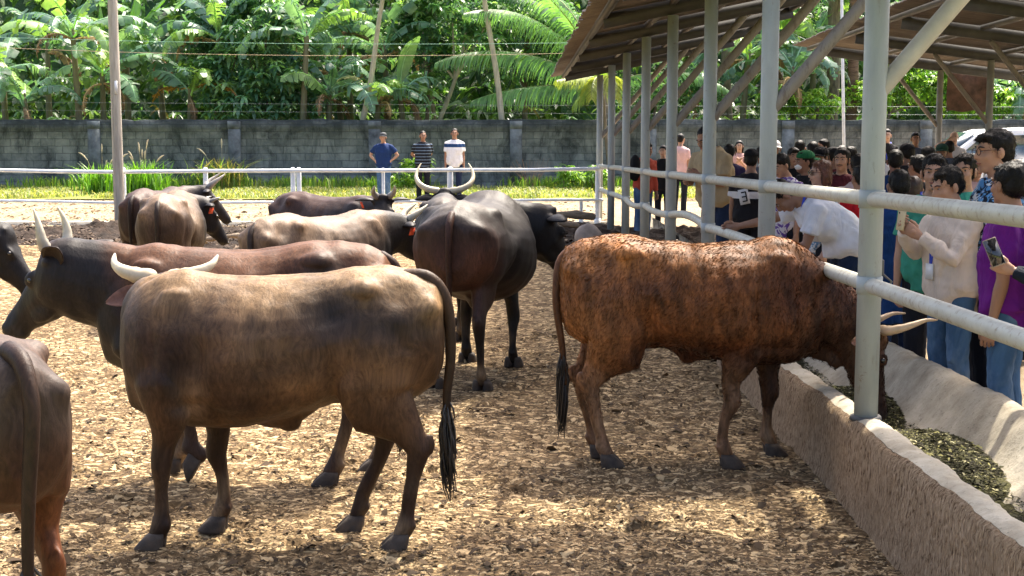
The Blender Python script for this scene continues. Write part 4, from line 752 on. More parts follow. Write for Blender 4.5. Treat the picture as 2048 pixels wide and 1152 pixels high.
        F1 = [(i*7+j, i*7+j+1, (i+1)*7+j+1, (i+1)*7+j) for i in range(n-1) for j in range(6)]; o = n*7
        F2 = [(o+f[3], o+f[2], o+f[1], o+f[0]) for f in F1]; 
        for i in range(n-1): F2.append((i*7, (i+1)*7, o+(i+1)*7, o+i*7)); F2.append((i*7+6, o+i*7+6, o+(i+1)*7+6, (i+1)*7+6))
        F2.append(tuple([(n-1)*7+j for j in range(7)]+[o+(n-1)*7+j for j in range(6, -1, -1)]))
        g.add(V[:o], [f for f in F1], None, 1); g2_ = G(); g2_.add(V, F1+F2); 
        h = G(); h.V = [np.array(V)]; h.n = len(V); h.Fc = F1+F2; h.M = [1 if earin else 0]*len(F1)+[0]*len(F2); cc_ = col(np.array([[1., 0, 1.2]]), np.array([[0., 0.1, .05]]), None)[0] if col else (.05, .03, .02); h.C = [np.tile((*cc_, 1), (len(V), 1))]
        e = obj('ear', h, [M_coat, M_earin], t, True, True)
        if tagside == s_:
            g = G(); ct = toH(base+out*.12+fw*.02); nrm_ = (Rm@Vector((.45, s_*.9, 0))).normalized(); dn = Vector((0, 0, -1)); dn = (dn-nrm_*dn.dot(nrm_)).normalized(); sd3 = nrm_.cross(dn)
            q = np.array([[nrm_[i_], sd3[i_], -dn[i_]] for i_ in range(3)]); ct = ct+np.array(nrm_)*.015
            g.box(ct+np.array(dn)*.03, (.006, .055, .07), q); g.ball(ct, .012, 8); tg = obj('ear_tag', g, M_tag, t, False)
            if tagmark:
                g = G(); cc2 = ct+np.array(dn)*.033+np.array(nrm_)*.002
                for (dy, dz, w_, h_) in ((-.012, .010, .012, .004), (-.012, -.010, .012, .004), (-.016, 0, .004, .02), (-.008, 0, .004, .02), (.010, 0, .004, .024), (.014, -.011, .012, .004), (.014, .010, .012, .004)): g.box(cc2+q@np.array((0, dy, dz)), (.007, w_, h_), q)
                obj('tag_number', g, M_tagmark, tg, False)
    # eyes, nostrils
    for s_ in (1, -1):
        g = G(); g.ball(toH((.128, s_*.1025, .026)), .0165, 12); obj('eye', g, M_eye, t)
        g = G(); g.ball(toH((.478, s_*.03, -.024)), (.014, .014, .014), 8); obj('nostril', g, M_eye, t)
    # horns
    for s_ in (1, -1):
        b = Vector((-.035, s_*.075, .085)); hk = hornscale
        if horn == 'up': pts = [(0, 0, 0), (-.005, .03, .04), (0, .045, .10), (.012, .045, .17), (.02, .035, .235)]; r0 = .040
        elif horn == 'back': pts = [(0, 0, 0), (-.03, .03, .035), (-.07, .04, .09), (-.105, .035, .155), (-.125, .025, .225)]; r0 = .042
        elif horn == 'short': pts = [(0, 0, 0), (-.005, .04, .03), (.01, .06, .08), (.025, .055, .125)]; r0 = .028
        elif horn == 'wide': pts = [(0, -.01, 0), (-.02, .07, .01), (-.02, .15, .035), (0, .20, .075), (.03, .215, .125)]; r0 = .046
        elif horn == 'lyre': pts = [(0, 0, 0), (-.02, .09, .01), (-.02, .17, .06), (.01, .21, .15), (.03, .20, .24), (.04, .165, .32)]; r0 = .037
        elif horn == 'fwd': pts = [(0, 0, 0), (.01, .055, .02), (.03, .08, .09), (.06, .08, .16), (.10, .065, .23)]; r0 = .034
        elif horn == 'red': pts = [(0, 0, 0), (.0, .05, .01), (-.0, .085, .06), (-.0, .10, .13), (.0, .105, .20), (.02, .10, .265)]; r0 = .030
        elif horn == 'none': continue
        PP = [toH(b+Vector((p[0], s_*p[1], p[2]))*hk) for p in pts]; PPs = []
        for i in range(len(PP)-1):
            for u in (0, .33, .66): 
                a0 = PP[max(0, i-1)]; a1, a2 = PP[i], PP[i+1]; a3 = PP[min(len(PP)-1, i+2)]; PPs.append(.5*((2*a1)+(-a0+a2)*u+(2*a0-5*a1+4*a2-a3)*u*u+(-a0+3*a1-3*a2+a3)*u**3))
        PPs.append(PP[-1]); m_ = len(PPs); rads = [r0*hk**.5*(1-(i/(m_-1))**1.3*.86)*(1+(.055 if i < m_*.5 else .015)*math.sin(i*2.6)) for i in range(m_)]
        g = G(); g.tube(PPs, rads, 14); nr = len(g.V[0])//14; cc3 = []
        for i in range(nr): u = i/(nr-1); cc3 += [tuple(hcol[1][q]*(1-u)+hcol[0][q]*u if u < .75 else hcol[0][q]*(1-(u-.75)*hcol_dark(hcol)) for q in range(3))+(1,)]*14
        g.C = [np.array(cc3)]; obj('horn', g, M_horn, t, True, True)
    # tail
    TT = {'hang': [(-.75, 0, 1.25), (-.825, 0, 1.19), (-.855, 0, 1.05), (-.845, 0, .85), (-.83, 0, .62), (-.83, 0, .45)], 'A': [(-.60, .01, 1.285), (-.72, .02, 1.285), (-.80, .03, 1.22), (-.838, .04, 1.10), (-.845, .05, .90), (-.825, .05, .72), (-.83, .05, .54)], 'side': [(-.74, 0, 1.25), (-.815, -.02, 1.17), (-.835, -.05, .95), (-.80, -.07, .7), (-.78, -.07, .48)], 'thick': [(-.70, 0, 1.30), (-.83, .0, 1.27), (-.90, .0, 1.12), (-.90, .02, .85), (-.89, .03, .6), (-.90, .03, .35)]}[tail]
    fat = {'A': 1.2, 'thick': 1.2}.get(tail, 1.0); m_ = len(TT); P = []
    for i in range(m_-1):
        for u in (0, .25, .5, .75): 
            a0, a1, a2, a3 = [np.array(TT[q]) for q in (max(0, i-1), i, i+1, min(m_-1, i+2))]; P.append(.5*((2*a1)+(-a0+a2)*u+(2*a0-5*a1+4*a2-a3)*u*u+(-a0+3*a1-3*a2+a3)*u**3))
    P.append(np.array(TT[-1])); k = len(P); g = G(); g.tube(P, [(.034*(1-.55*i/k)*fat, .030*(1-.55*i/k)*fat) for i in range(k)], 12, up=(0, 1, 0))
    tc = col(np.array([[-.8, 0, .95]]), np.array([[-2., 0, 0]]), None)[0]*.8 if col else (.05, .03, .02); g.C = [np.array([(*[q*(1-.75*min(1, i/len(g.V[0]))) for q in tc], 1) for i in range(len(g.V[0]))])]
    tl = obj('tail', g, M_coat, t, True, True)
    r = random.Random(seed); g = G(); e = P[-1]; e2 = P[-5]
    for i in range(150 if vox < .02 else 40):
        a = r.uniform(0, 6.28); st = e2+(e-e2)*r.random(); rr_ = r.uniform(.0, .035)*fat; L = r.uniform(.12, .36); dx, dy = math.cos(a)*rr_, math.sin(a)*rr_
        g.tube([st, st+np.array((dx, dy, -L*.45)), st+np.array((dx*.9-.01, dy*.9, -L*.8)), st+np.array((dx*.5-.02+r.uniform(-.02, .02), dy*.5, -L))], [.0045*fat, .005*fat, .0035, .0012], 4)
    obj('tuft', g, M_tuft, tl)
    t['_v'] = 0; del t['_v']
    return t, me, toH
def hcol_dark(h): return 1.6 if len(h) < 3 else h[2]
def sm(a, b, x): u = np.clip((x-a)/(b-a), 0, 1); return (u*u*(3-2*u))[:, None]
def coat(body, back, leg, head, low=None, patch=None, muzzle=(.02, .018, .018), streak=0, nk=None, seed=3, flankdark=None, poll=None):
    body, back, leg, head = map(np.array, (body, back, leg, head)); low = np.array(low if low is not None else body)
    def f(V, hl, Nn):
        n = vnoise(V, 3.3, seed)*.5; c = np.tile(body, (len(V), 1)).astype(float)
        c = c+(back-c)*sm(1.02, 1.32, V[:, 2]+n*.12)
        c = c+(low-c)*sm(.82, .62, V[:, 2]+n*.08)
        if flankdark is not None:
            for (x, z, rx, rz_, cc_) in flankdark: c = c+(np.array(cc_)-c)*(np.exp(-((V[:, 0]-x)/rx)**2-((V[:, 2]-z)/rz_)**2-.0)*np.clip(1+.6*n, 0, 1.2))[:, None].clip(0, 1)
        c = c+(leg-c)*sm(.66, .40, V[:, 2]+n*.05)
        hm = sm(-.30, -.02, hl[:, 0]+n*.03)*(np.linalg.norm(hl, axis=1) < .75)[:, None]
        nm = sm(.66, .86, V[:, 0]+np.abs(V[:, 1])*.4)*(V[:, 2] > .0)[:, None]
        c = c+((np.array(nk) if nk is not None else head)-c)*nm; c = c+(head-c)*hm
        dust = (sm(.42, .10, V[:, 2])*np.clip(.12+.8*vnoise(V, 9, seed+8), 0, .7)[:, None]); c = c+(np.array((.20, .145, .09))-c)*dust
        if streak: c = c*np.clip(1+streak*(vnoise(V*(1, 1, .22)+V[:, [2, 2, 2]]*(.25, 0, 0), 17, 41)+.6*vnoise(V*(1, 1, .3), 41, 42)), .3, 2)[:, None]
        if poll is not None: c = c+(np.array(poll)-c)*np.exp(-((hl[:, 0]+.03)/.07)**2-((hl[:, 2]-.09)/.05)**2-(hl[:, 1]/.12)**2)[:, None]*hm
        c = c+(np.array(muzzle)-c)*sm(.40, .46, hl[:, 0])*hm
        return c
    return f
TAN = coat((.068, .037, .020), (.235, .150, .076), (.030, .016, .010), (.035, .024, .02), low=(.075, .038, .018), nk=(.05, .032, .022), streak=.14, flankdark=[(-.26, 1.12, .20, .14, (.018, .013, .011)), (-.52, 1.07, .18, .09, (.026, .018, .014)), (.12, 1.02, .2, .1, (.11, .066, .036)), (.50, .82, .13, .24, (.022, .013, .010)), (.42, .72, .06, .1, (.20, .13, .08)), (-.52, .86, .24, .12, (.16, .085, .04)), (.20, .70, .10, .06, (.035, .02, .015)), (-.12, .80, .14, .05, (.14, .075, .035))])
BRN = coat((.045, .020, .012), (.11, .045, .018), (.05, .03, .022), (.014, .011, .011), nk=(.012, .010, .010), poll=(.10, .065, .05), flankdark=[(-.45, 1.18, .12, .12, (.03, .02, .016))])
BLK = coat((.014, .011, .011), (.026, .021, .019), (.012, .010, .010), (.008, .007, .008), low=(.035, .016, .011), nk=(.010, .009, .010), flankdark=[(-.72, .92, .14, .2, (.07, .028, .016)), (-.62, 1.33, .16, .05, (.10, .085, .07))])  # pale patch on the rump top is a highlight painted into the coat
RED = coat((.150, .056, .020), (.26, .110, .034), (.17, .095, .052), (.045, .020, .011), low=(.075, .026, .011), nk=(.058, .022, .011), muzzle=(.03, .02, .016), streak=.36, poll=(.25, .12, .05), flankdark=[(-.66, .75, .20, .3, (.25, .115, .045)), (-.05, .66, .3, .07, (.05, .018, .010)), (.55, 1.05, .16, .22, (.095, .034, .017)), (.72, .55, .12, .08, (.24, .13, .075))])  # back tone mixes golden coat with a highlight painted in
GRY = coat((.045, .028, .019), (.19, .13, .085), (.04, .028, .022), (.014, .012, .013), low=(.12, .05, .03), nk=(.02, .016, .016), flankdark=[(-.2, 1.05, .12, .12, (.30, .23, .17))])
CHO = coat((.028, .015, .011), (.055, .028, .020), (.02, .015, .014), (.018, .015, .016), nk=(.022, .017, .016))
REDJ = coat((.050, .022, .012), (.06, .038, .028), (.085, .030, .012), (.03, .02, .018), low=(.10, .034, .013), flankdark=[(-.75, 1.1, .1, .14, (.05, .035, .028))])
CREAM = ((.78, .70, .50), (.42, .33, .21), .7); GREYH = ((.40, .38, .32), (.20, .18, .16), 1.2)
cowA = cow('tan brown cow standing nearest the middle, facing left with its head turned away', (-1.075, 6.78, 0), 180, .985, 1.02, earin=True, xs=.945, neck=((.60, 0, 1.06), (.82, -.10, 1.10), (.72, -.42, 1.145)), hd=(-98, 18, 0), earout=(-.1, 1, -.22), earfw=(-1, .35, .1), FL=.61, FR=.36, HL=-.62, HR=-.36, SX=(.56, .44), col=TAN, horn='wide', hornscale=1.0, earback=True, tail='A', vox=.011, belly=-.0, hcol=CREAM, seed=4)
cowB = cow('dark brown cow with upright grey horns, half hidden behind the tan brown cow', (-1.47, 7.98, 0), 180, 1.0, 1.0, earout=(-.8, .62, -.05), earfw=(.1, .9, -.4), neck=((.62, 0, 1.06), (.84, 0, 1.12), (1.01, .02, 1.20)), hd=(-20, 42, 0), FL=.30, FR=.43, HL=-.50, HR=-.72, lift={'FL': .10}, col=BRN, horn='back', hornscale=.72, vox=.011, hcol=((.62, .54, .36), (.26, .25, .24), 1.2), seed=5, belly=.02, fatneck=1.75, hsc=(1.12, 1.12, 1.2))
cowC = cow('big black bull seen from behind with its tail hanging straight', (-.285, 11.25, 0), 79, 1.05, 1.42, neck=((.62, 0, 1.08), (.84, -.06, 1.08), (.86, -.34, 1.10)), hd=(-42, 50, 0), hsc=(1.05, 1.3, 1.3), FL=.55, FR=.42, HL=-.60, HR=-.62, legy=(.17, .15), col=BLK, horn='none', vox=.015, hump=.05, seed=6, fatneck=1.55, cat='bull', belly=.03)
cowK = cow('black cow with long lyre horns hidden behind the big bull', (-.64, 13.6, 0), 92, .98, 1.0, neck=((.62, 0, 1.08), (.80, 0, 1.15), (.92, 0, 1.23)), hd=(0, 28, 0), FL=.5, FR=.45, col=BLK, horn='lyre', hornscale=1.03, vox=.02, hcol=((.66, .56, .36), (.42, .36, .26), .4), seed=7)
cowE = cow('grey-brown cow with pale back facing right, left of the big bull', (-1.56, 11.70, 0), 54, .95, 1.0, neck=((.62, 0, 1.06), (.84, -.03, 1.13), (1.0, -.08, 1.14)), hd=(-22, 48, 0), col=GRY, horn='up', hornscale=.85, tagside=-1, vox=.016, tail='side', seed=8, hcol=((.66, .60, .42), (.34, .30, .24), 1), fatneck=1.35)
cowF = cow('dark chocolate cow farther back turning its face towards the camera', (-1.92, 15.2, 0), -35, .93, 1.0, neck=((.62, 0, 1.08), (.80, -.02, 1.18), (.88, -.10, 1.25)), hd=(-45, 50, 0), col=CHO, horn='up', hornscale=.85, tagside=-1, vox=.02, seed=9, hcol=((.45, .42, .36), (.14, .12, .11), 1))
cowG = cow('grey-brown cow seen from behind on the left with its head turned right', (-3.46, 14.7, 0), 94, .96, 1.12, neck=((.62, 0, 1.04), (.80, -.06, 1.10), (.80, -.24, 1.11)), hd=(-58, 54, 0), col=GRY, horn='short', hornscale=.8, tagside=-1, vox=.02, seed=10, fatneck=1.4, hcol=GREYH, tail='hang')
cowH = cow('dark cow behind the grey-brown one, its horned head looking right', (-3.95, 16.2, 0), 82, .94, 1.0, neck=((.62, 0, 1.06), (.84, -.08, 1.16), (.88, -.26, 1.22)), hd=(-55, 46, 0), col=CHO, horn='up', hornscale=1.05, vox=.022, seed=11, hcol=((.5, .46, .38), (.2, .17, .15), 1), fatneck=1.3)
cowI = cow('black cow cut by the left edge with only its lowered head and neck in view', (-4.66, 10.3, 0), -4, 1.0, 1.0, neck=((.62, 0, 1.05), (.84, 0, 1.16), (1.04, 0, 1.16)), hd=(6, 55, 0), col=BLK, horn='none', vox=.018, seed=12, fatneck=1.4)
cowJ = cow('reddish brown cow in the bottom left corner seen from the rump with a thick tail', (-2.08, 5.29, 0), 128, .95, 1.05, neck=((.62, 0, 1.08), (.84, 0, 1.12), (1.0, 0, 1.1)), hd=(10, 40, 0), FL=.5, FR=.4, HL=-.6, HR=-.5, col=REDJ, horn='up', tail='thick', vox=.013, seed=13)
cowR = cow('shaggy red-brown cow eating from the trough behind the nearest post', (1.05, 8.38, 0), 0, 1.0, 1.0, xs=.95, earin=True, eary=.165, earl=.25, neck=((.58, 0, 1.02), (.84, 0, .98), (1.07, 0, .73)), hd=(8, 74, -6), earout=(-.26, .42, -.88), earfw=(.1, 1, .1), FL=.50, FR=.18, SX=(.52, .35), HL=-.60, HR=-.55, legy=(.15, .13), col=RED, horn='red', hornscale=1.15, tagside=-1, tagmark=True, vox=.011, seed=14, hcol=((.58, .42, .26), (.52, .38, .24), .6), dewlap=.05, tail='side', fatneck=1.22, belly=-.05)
# shaggy fur as many thin strands lying on the hide
def strands(me, parent, m_, n, L, w, seed, base=(.012, .010, .009)):
    k = len(me.polygons); cen = np.empty(k*3); me.polygons.foreach_get('center', cen); cen = cen.reshape(-1, 3); nn = np.empty(k*3); me.polygons.foreach_get('normal', nn); nn = nn.reshape(-1, 3); ctr = cen.mean(0)
    r = np.random.default_rng(seed); i = r.integers(0, k, n); P = cen[i]+r.normal(0, .003, (n, 3)); nv = nn[i]; flow = np.stack([.5+0*P[:, 0], (P[:, 1]-ctr[1])*6, -.6-0*P[:, 0]], 1)+r.normal(0, .45, (n, 3)); d = flow-nv*np.sum(flow*nv, 1)[:, None]; d /= np.maximum(np.linalg.norm(d, axis=1)[:, None], 1e-6); d = d+nv*r.uniform(.05, .45, (n, 1)); sd = np.cross(d, nv); sd /= np.maximum(np.linalg.norm(sd, axis=1)[:, None], 1e-6)
    l = (L*r.uniform(.5, 1.3, n))[:, None]; W_ = np.empty((n, 4, 3)); W_[:, 0] = P-sd*w; W_[:, 1] = P+sd*w; W_[:, 2] = P+d*l*.6+sd*w; W_[:, 3] = P+d*l-nv*l*.15; idx = np.arange(n)*4
    g = G(); g.V = [W_.reshape(-1, 3)]; g.n = n*4; g.Fc = [tuple(f) for f in np.stack([idx, idx+1, idx+2, idx+3], 1).tolist()]; g.M = [0]*n; g.C = [np.ones((n*4, 4))]; o = obj('hair_strands', g, m_, parent, True); o['kind'] = 'stuff'; return o
def fur(c, n, L, w, seed, zmin=.3, jit=.35, lift=.10, gain=(.6, 1.5), clump=.0):
    t, me, toH = c; V = co(me); k = len(me.polygons); ar = np.empty(k); me.polygons.foreach_get('area', ar); cen = np.empty(k*3); me.polygons.foreach_get('center', cen); cen = cen.reshape(-1, 3); nn = np.empty(k*3); me.polygons.foreach_get('normal', nn); nn = nn.reshape(-1, 3)
    r = np.random.default_rng(seed); wt = ar*(cen[:, 2] > zmin); i = r.choice(k, n, p=wt/wt.sum()); s = math.sqrt(ar.mean()); P = cen[i]+r.uniform(-.7, .7, (n, 3))*s; nv = nn[i]
    flow = np.tile((-.42, 0, -.9), (n, 1))+r.normal(0, jit, (n, 3))+np.stack([vnoise(P, 4, 3)*.6, 0*P[:, 0], vnoise(P, 4.5, 9)*.35], 1); d = flow-nv*np.sum(flow*nv, 1)[:, None]; d /= np.maximum(np.linalg.norm(d, axis=1)[:, None], 1e-6); d = d+nv*lift*r.uniform(.4, 1.8, (n, 1)); sd = np.cross(d, nv); sd /= np.maximum(np.linalg.norm(sd, axis=1)[:, None], 1e-6)
    l = (L*r.uniform(.5, 1.4, n))[:, None]; P = P-nv*.002; W_ = np.empty((n, 4, 3)); W_[:, 0] = P-sd*w; W_[:, 1] = P+sd*w; W_[:, 2] = P+d*l*.55+sd*w*.8+nv*.002; W_[:, 3] = P+d*l-nv*l*.12
    a = np.empty(len(V)*4); me.color_attributes['tint'].data.foreach_get('color', a); a = a.reshape(-1, 4); v0 = np.array([p.vertices[0] for p in me.polygons])[i]; C = a[v0][:, :3]*r.uniform(gain[0], gain[1], (n, 1))
    C = C*np.clip(1+clump*(vnoise(P*(1, 1, .22), 16, 21)*.9+vnoise(P*(1, 1, .3), 38, 22)*.5), .3, 2)[:, None]
    idx = np.arange(n)*4; g = G(); g.V = [W_.reshape(-1, 3)]; g.n = n*4; g.Fc = [tuple(f) for f in np.stack([idx, idx+1, idx+2, idx+3], 1).tolist()]; g.M = [0]*n; Cc = np.ones((n*4, 4)); Cc[:, :3] = np.repeat(np.clip(C, 0, 1), 4, 0); g.C = [Cc]
    o = obj('fur', g, M_furs, t, True, True); o['kind'] = 'stuff'; return o
M_furs = mat('fur_strand', (1, 1, 1), .8, .12, 20, 0, attr=True, spec=.06)
fur(cowR, 70000, .022, .0009, 5, gain=(.8, 1.25), clump=.12, jit=.16, lift=.012)
# ============================================================= PEOPLE AND VEHICLE
def m_skin(name, c, r=.5):
    return mat(name, c, r, .12, 9, .12, 90, .002, spec=.35)
SK = [m_skin('skin_tan', (.44, .25, .16)), m_skin('skin_brown', (.32, .17, .105)), m_skin('skin_fair', (.58, .36, .25)), m_skin('skin_dark', (.14, .065, .042))]
M_hairb = mat('black_hair', (.008, .007, .006), .5, .5, 12, .6, 80, .006, aniso=(1, 3, .6), spec=.22); M_hairr = mat('auburn_hair', (.13, .045, .02), .4, .5, 12, .6, 60, .008, aniso=(3, 3, .5)); M_hairg = mat('greying_hair', (.16, .15, .14), .6, .5, 14, .6, 60, .008)
M_white = mat('eye_white', (.30, .26, .24), .3, .05, 5, 0); M_lip = mat('lip', (.30, .11, .085), .5, .1, 5, 0); M_brow = mat('brow_hair', (.018, .013, .011), .7, .2, 20, 0)
M_lany = mat('blue_lanyard', (.02, .06, .55), .55, .15, 8, 0); M_card = mat('white_card', (.75, .78, .80), .4, .08, 6, 0)
def cloth(name, c, rough=.85, c2=None, sc=5, kind=None, c3=None):
    if name in MC: return MC[name]
    m = bpy.data.materials.new(name); t, b = nodes(m); v = coords(t); n1 = noise(t, v, 8, 4)
    base = mix(t, tuple(q*.82 for q in c), c, ramp(t, n1, [(.3, (0, 0, 0)), (.7, (1,)*3)]))
    if kind == 'stripe':
        s = N(t, 'ShaderNodeSeparateXYZ'); t.links.new(v, s.inputs[0]); w = N(t, 'ShaderNodeTexWave'); w.bands_direction = 'Z'; w.inputs['Scale'].default_value = sc; t.links.new(v, w.inputs[0]); base = mix(t, base, c2, ramp(t, w.outputs['Fac'], [(.72, (0, 0, 0)), (.78, (1,)*3)]))
    if kind == 'band':
        s = N(t, 'ShaderNodeSeparateXYZ'); t.links.new(v, s.inputs[0]); base = mix(t, base, c2, ramp(t, s.outputs[2], [(0, (0, 0, 0)), (1, (0, 0, 0))]))
        mr = N(t, 'ShaderNodeMath', operation='COMPARE'); mr.inputs[1].default_value = sc; mr.inputs[2].default_value = .04; t.links.new(s.outputs[2], mr.inputs[0]); base = mix(t, base, c2, mr.outputs[0])
    if kind == 'print':
        base = mix(t, base, c2, ramp(t, noise(t, v, sc, 3, .6, 1.0), [(.49, (0, 0, 0)), (.53, (1,)*3)]))
        if c3: base = mix(t, base, c3, ramp(t, noise(t, coords(t, (1.3, 1, 1)), sc*.8, 3, .6, 1.5), [(.58, (0, 0, 0)), (.60, (1,)*3)]))
    if kind == 'jeans':
        base = mix(t, base, c2, ramp(t, noise(t, coords(t, (1, 1, .5)), 4, 5), [(.45, (0, 0, 0)), (.7, (.8,)*3)]))
    t.links.new(base, b.inputs['Base Color']); b.inputs['Roughness'].default_value = rough; b.inputs['Specular IOR Level'].default_value = .2
    fold = noise(t, coords(t, (1, 1, .45)), 5.5, 3, .5, 1.6)
    t.links.new(bump(t, noise(t, v, 260, 2), .15, .001, bump(t, fold, .8, .05)), b.inputs['Normal']); MC[name] = m; return m
JE = cloth('blue_jeans', (.06, .13, .24), .85, (.24, .35, .48), kind='jeans'); DK = cloth('dark_trousers', (.012, .014, .022)); NV = cloth('navy_trousers', (.012, .022, .06)); JD = cloth('dark_jeans', (.016, .03, .075), .85, (.04, .07, .14), kind='jeans')
def ik(S, Wt, l1, l2, pole):
    S, Wt = Vector(S), Vector(Wt); d = Wt-S; L = d.length
    if L > (l1+l2)*.995: Wt = S+d*((l1+l2)*.995/L); d = Wt-S; L = d.length
    a = (l1*l1-l2*l2+L*L)/(2*L); h = math.sqrt(max(0, l1*l1-a*a)); dn = d.normalized(); p = Vector(pole); p = p-dn*p.dot(dn)
    p = p.normalized() if p.length > 1e-4 else Vector((0, 0, -1)); return S+dn*a+p*h, Wt
def person(label, px=None, D=None, face=180, h=1.70, lod=1, skin=0, shirt=None, trousers=DK, sleeve='short', hair='short', hairm=None, arms=('down', 'down'), lean=0, headpitch=0, headyaw=0, cap=None, capm=None, lanyard=False, card=False, glasses=False, loc=None, build=1.0, group='crowd at the rails', hem=.80, collar=None, poles=(None, None), badge=None, mask=False, tuck=False, shoes=True, extra=None, brim=0, smile=False, handcurl=.8, mous=False, z0=0):
    """px,D: pixel column and distance of the head; face: heading in degrees (180 = towards the left, 270 = towards the camera)"""
    s = h/1.70; Mz = Matrix.Rotation(R(face), 3, 'Z')
    La = R(lean)
    def bend(P):
        P = np.array(P, float).reshape(-1, 3).copy(); z = P[:, 2].copy(); u = np.clip((z-.90)/.30, 0, 1); a = La*u*u*(3-2*u)
        x = P[:, 0].copy(); dz = z-.97; P[:, 0] = x*np.cos(a)+dz*np.sin(a)+0; P[:, 2] = .97+dz*np.cos(a)-x*np.sin(a); return P
    def bp(p): return Vector(bend([p])[0])
    headc = bp((.03, 0, 1.585))
    if loc is None:
        x = xd(px, D, 1.6); hw = Mz@Vector((headc.x*s, headc.y*s, 0)); loc = (x-hw.x, D-hw.y, z0)
    t = thing('person', label, 'person', loc, R(face), group, s)
    b = build; vox = (.0095, .014, .022)[lod]; n = (16, 12, 10)[lod]
    TOR = [(.84, .10, .12, 0), (.90, .165, .118, -.005), (.98, .158, .115, 0), (1.08, .145, .108, .005), (1.20, .158, .115, .005), (1.32, .162, .110, 0), (1.385, .128, .09, -.005), (1.425, .085, .068, -.01), (1.455, .060, .058, -.003), (1.49, .05, .05, .0)]
    def torso(g, inf=0, z0_=.84, z1=1.5, nn=24):
        A = np.linspace(0, 2*np.pi, nn, endpoint=False); rr = []
        zs = [q for q in np.arange(z0_, z1+.001, .04)]
        T_ = np.array(TOR)
        for z in zs:
            hw = np.interp(z, T_[:, 0], T_[:, 1]); hd_ = np.interp(z, T_[:, 0], T_[:, 2]); ox = np.interp(z, T_[:, 0], T_[:, 3]); bb = 1+(b-1)*(1.25 if z < 1.25 else .7)
            ca, sa = np.cos(A), np.sin(A); belly = max(0, b-1)*.6*math.exp(-((z-1.08)/.16)**2)*.12
            fx = np.sign(ca)*np.abs(ca)**.85*(hd_*bb+inf)+np.where(ca > 0, belly*ca, 0)+ox
            rr.append(np.stack([fx, np.sign(sa)*np.abs(sa)**.85*(hw*bb+inf), z+0*A], 1))
        V = bend(np.vstack(rr)); m_ = len(zs); g.add(V, [(i*nn+j, i*nn+(j+1) % nn, (i+1)*nn+(j+1) % nn, (i+1)*nn+j) for i in range(m_-1) for j in range(nn)]+[tuple(range(nn-1, -1, -1)), tuple((m_-1)*nn+j for j in range(nn))])
    g = G(); torso(g, -.006)
    nb = bp((-.005, 0, 1.43)); Hm = rotm(headyaw, headpitch+lean*.85, 0)
    hc = nb+(Hm@Vector((.03, 0, .155))) if lean > 20 or headpitch > 15 else headc
    g.tube([bp((-.01, 0, 1.38)), nb.lerp(hc, .25), nb.lerp(hc, .65)], [(.062, .06), (.056, .056), (.055, .055)], n)
    def hT(p): return np.array(Hm@Vector(p))+np.array(hc)
    def hball(c, r, nn=14): g2 = G(); g2.ball(c, r, nn); return np.array([hT(v) for v in g2.verts()]), g2.Fc
    for c, r in (((-.018, 0, .032), (.098, .077, .088)), ((.028, 0, -.03), (.062, .060, .080)), ((.055, 0, -.088), (.032, .036, .028)), ((.02, 0, -.06), (.05, .058, .045)), ((.082, 0, .032), (.018, .05, .013)), ((.055, .038, -.022), (.03, .025, .028)), ((.055, -.038, -.022), (.03, .025, .028)), ((.082, 0, -.052), (.016, .027, .017))):
        g.add(*hball(c, r))
    g2 = G(); g2.tube([(.086, 0, .018), (.098, 0, -.004), (.108, 0, -.022)], [.009, .011, .015], 8); g2.ball((.094, .012, -.024), .0095, 8); g2.ball((.094, -.012, -.024), .0095, 8); g.add(np.array([hT(v) for v in g2.verts()]), g2.Fc)
    # arms
    sl = G(); hands = []
    for k, sg in enumerate((1, -1)):
        S0 = bp((-.005, sg*.165*(1+(b-1)*.6), 1.355)); a = arms[k]
        if a == 'down': Wt = S0+Vector((.05, sg*.045, -.54)); pole = Vector((-1, sg*.25, 0))
        elif a == 'hip': Wt = bp((.06, sg*.17*b, 1.0)); pole = Vector((-.6, sg*1, 0))
        elif a == 'back': Wt = bp((-.14, sg*.03, 1.0)); pole = Vector((-.6, sg*1, 0))
        else: Wt = Vector(a); pole = Vector(poles[k]) if poles[k] else Vector((-.3, sg*.5, -1))
        E, Wp = ik(S0, Wt, .285, .255, pole)
        g.tube([S0+Vector((0, -sg*.04, .0)), S0, S0.lerp(E, .4), S0.lerp(E, .8), E, E.lerp(Wp, .25), E.lerp(Wp, .7), Wp], [.045*b, .053*b, .047*b, .040, .037, .040, .030, .024], n)
        f = (Wp-E).normalized(); hands.append((Wp, f, sg, a))
        side = Vector((0, 0, 1)).cross(f); side = side.normalized() if side.length > .1 else Vector((1, 0, 0))
        g.ball(np.array(Wp+f*.045), (.034, .034, .034) if lod == 2 else (.03, .03, .03), 10)
        if sleeve == 'short': tp = S0.lerp(E, .68); sl.tube([S0+Vector((0, -sg*.06, .015)), S0, S0.lerp(E, .4), tp], [.054*b, .064*b, .062*b, .064*b], n, cap=True, rnd=False)
        else: sl.tube([S0+Vector((0, -sg*.06, 0)), S0, S0.lerp(E, .5), E, E.lerp(Wp, .4), E.lerp(Wp, .93)], [.056*b, .066*b, .062*b, .057, .050, .040], n, cap=True, rnd=False)
    # legs
    tr = G()
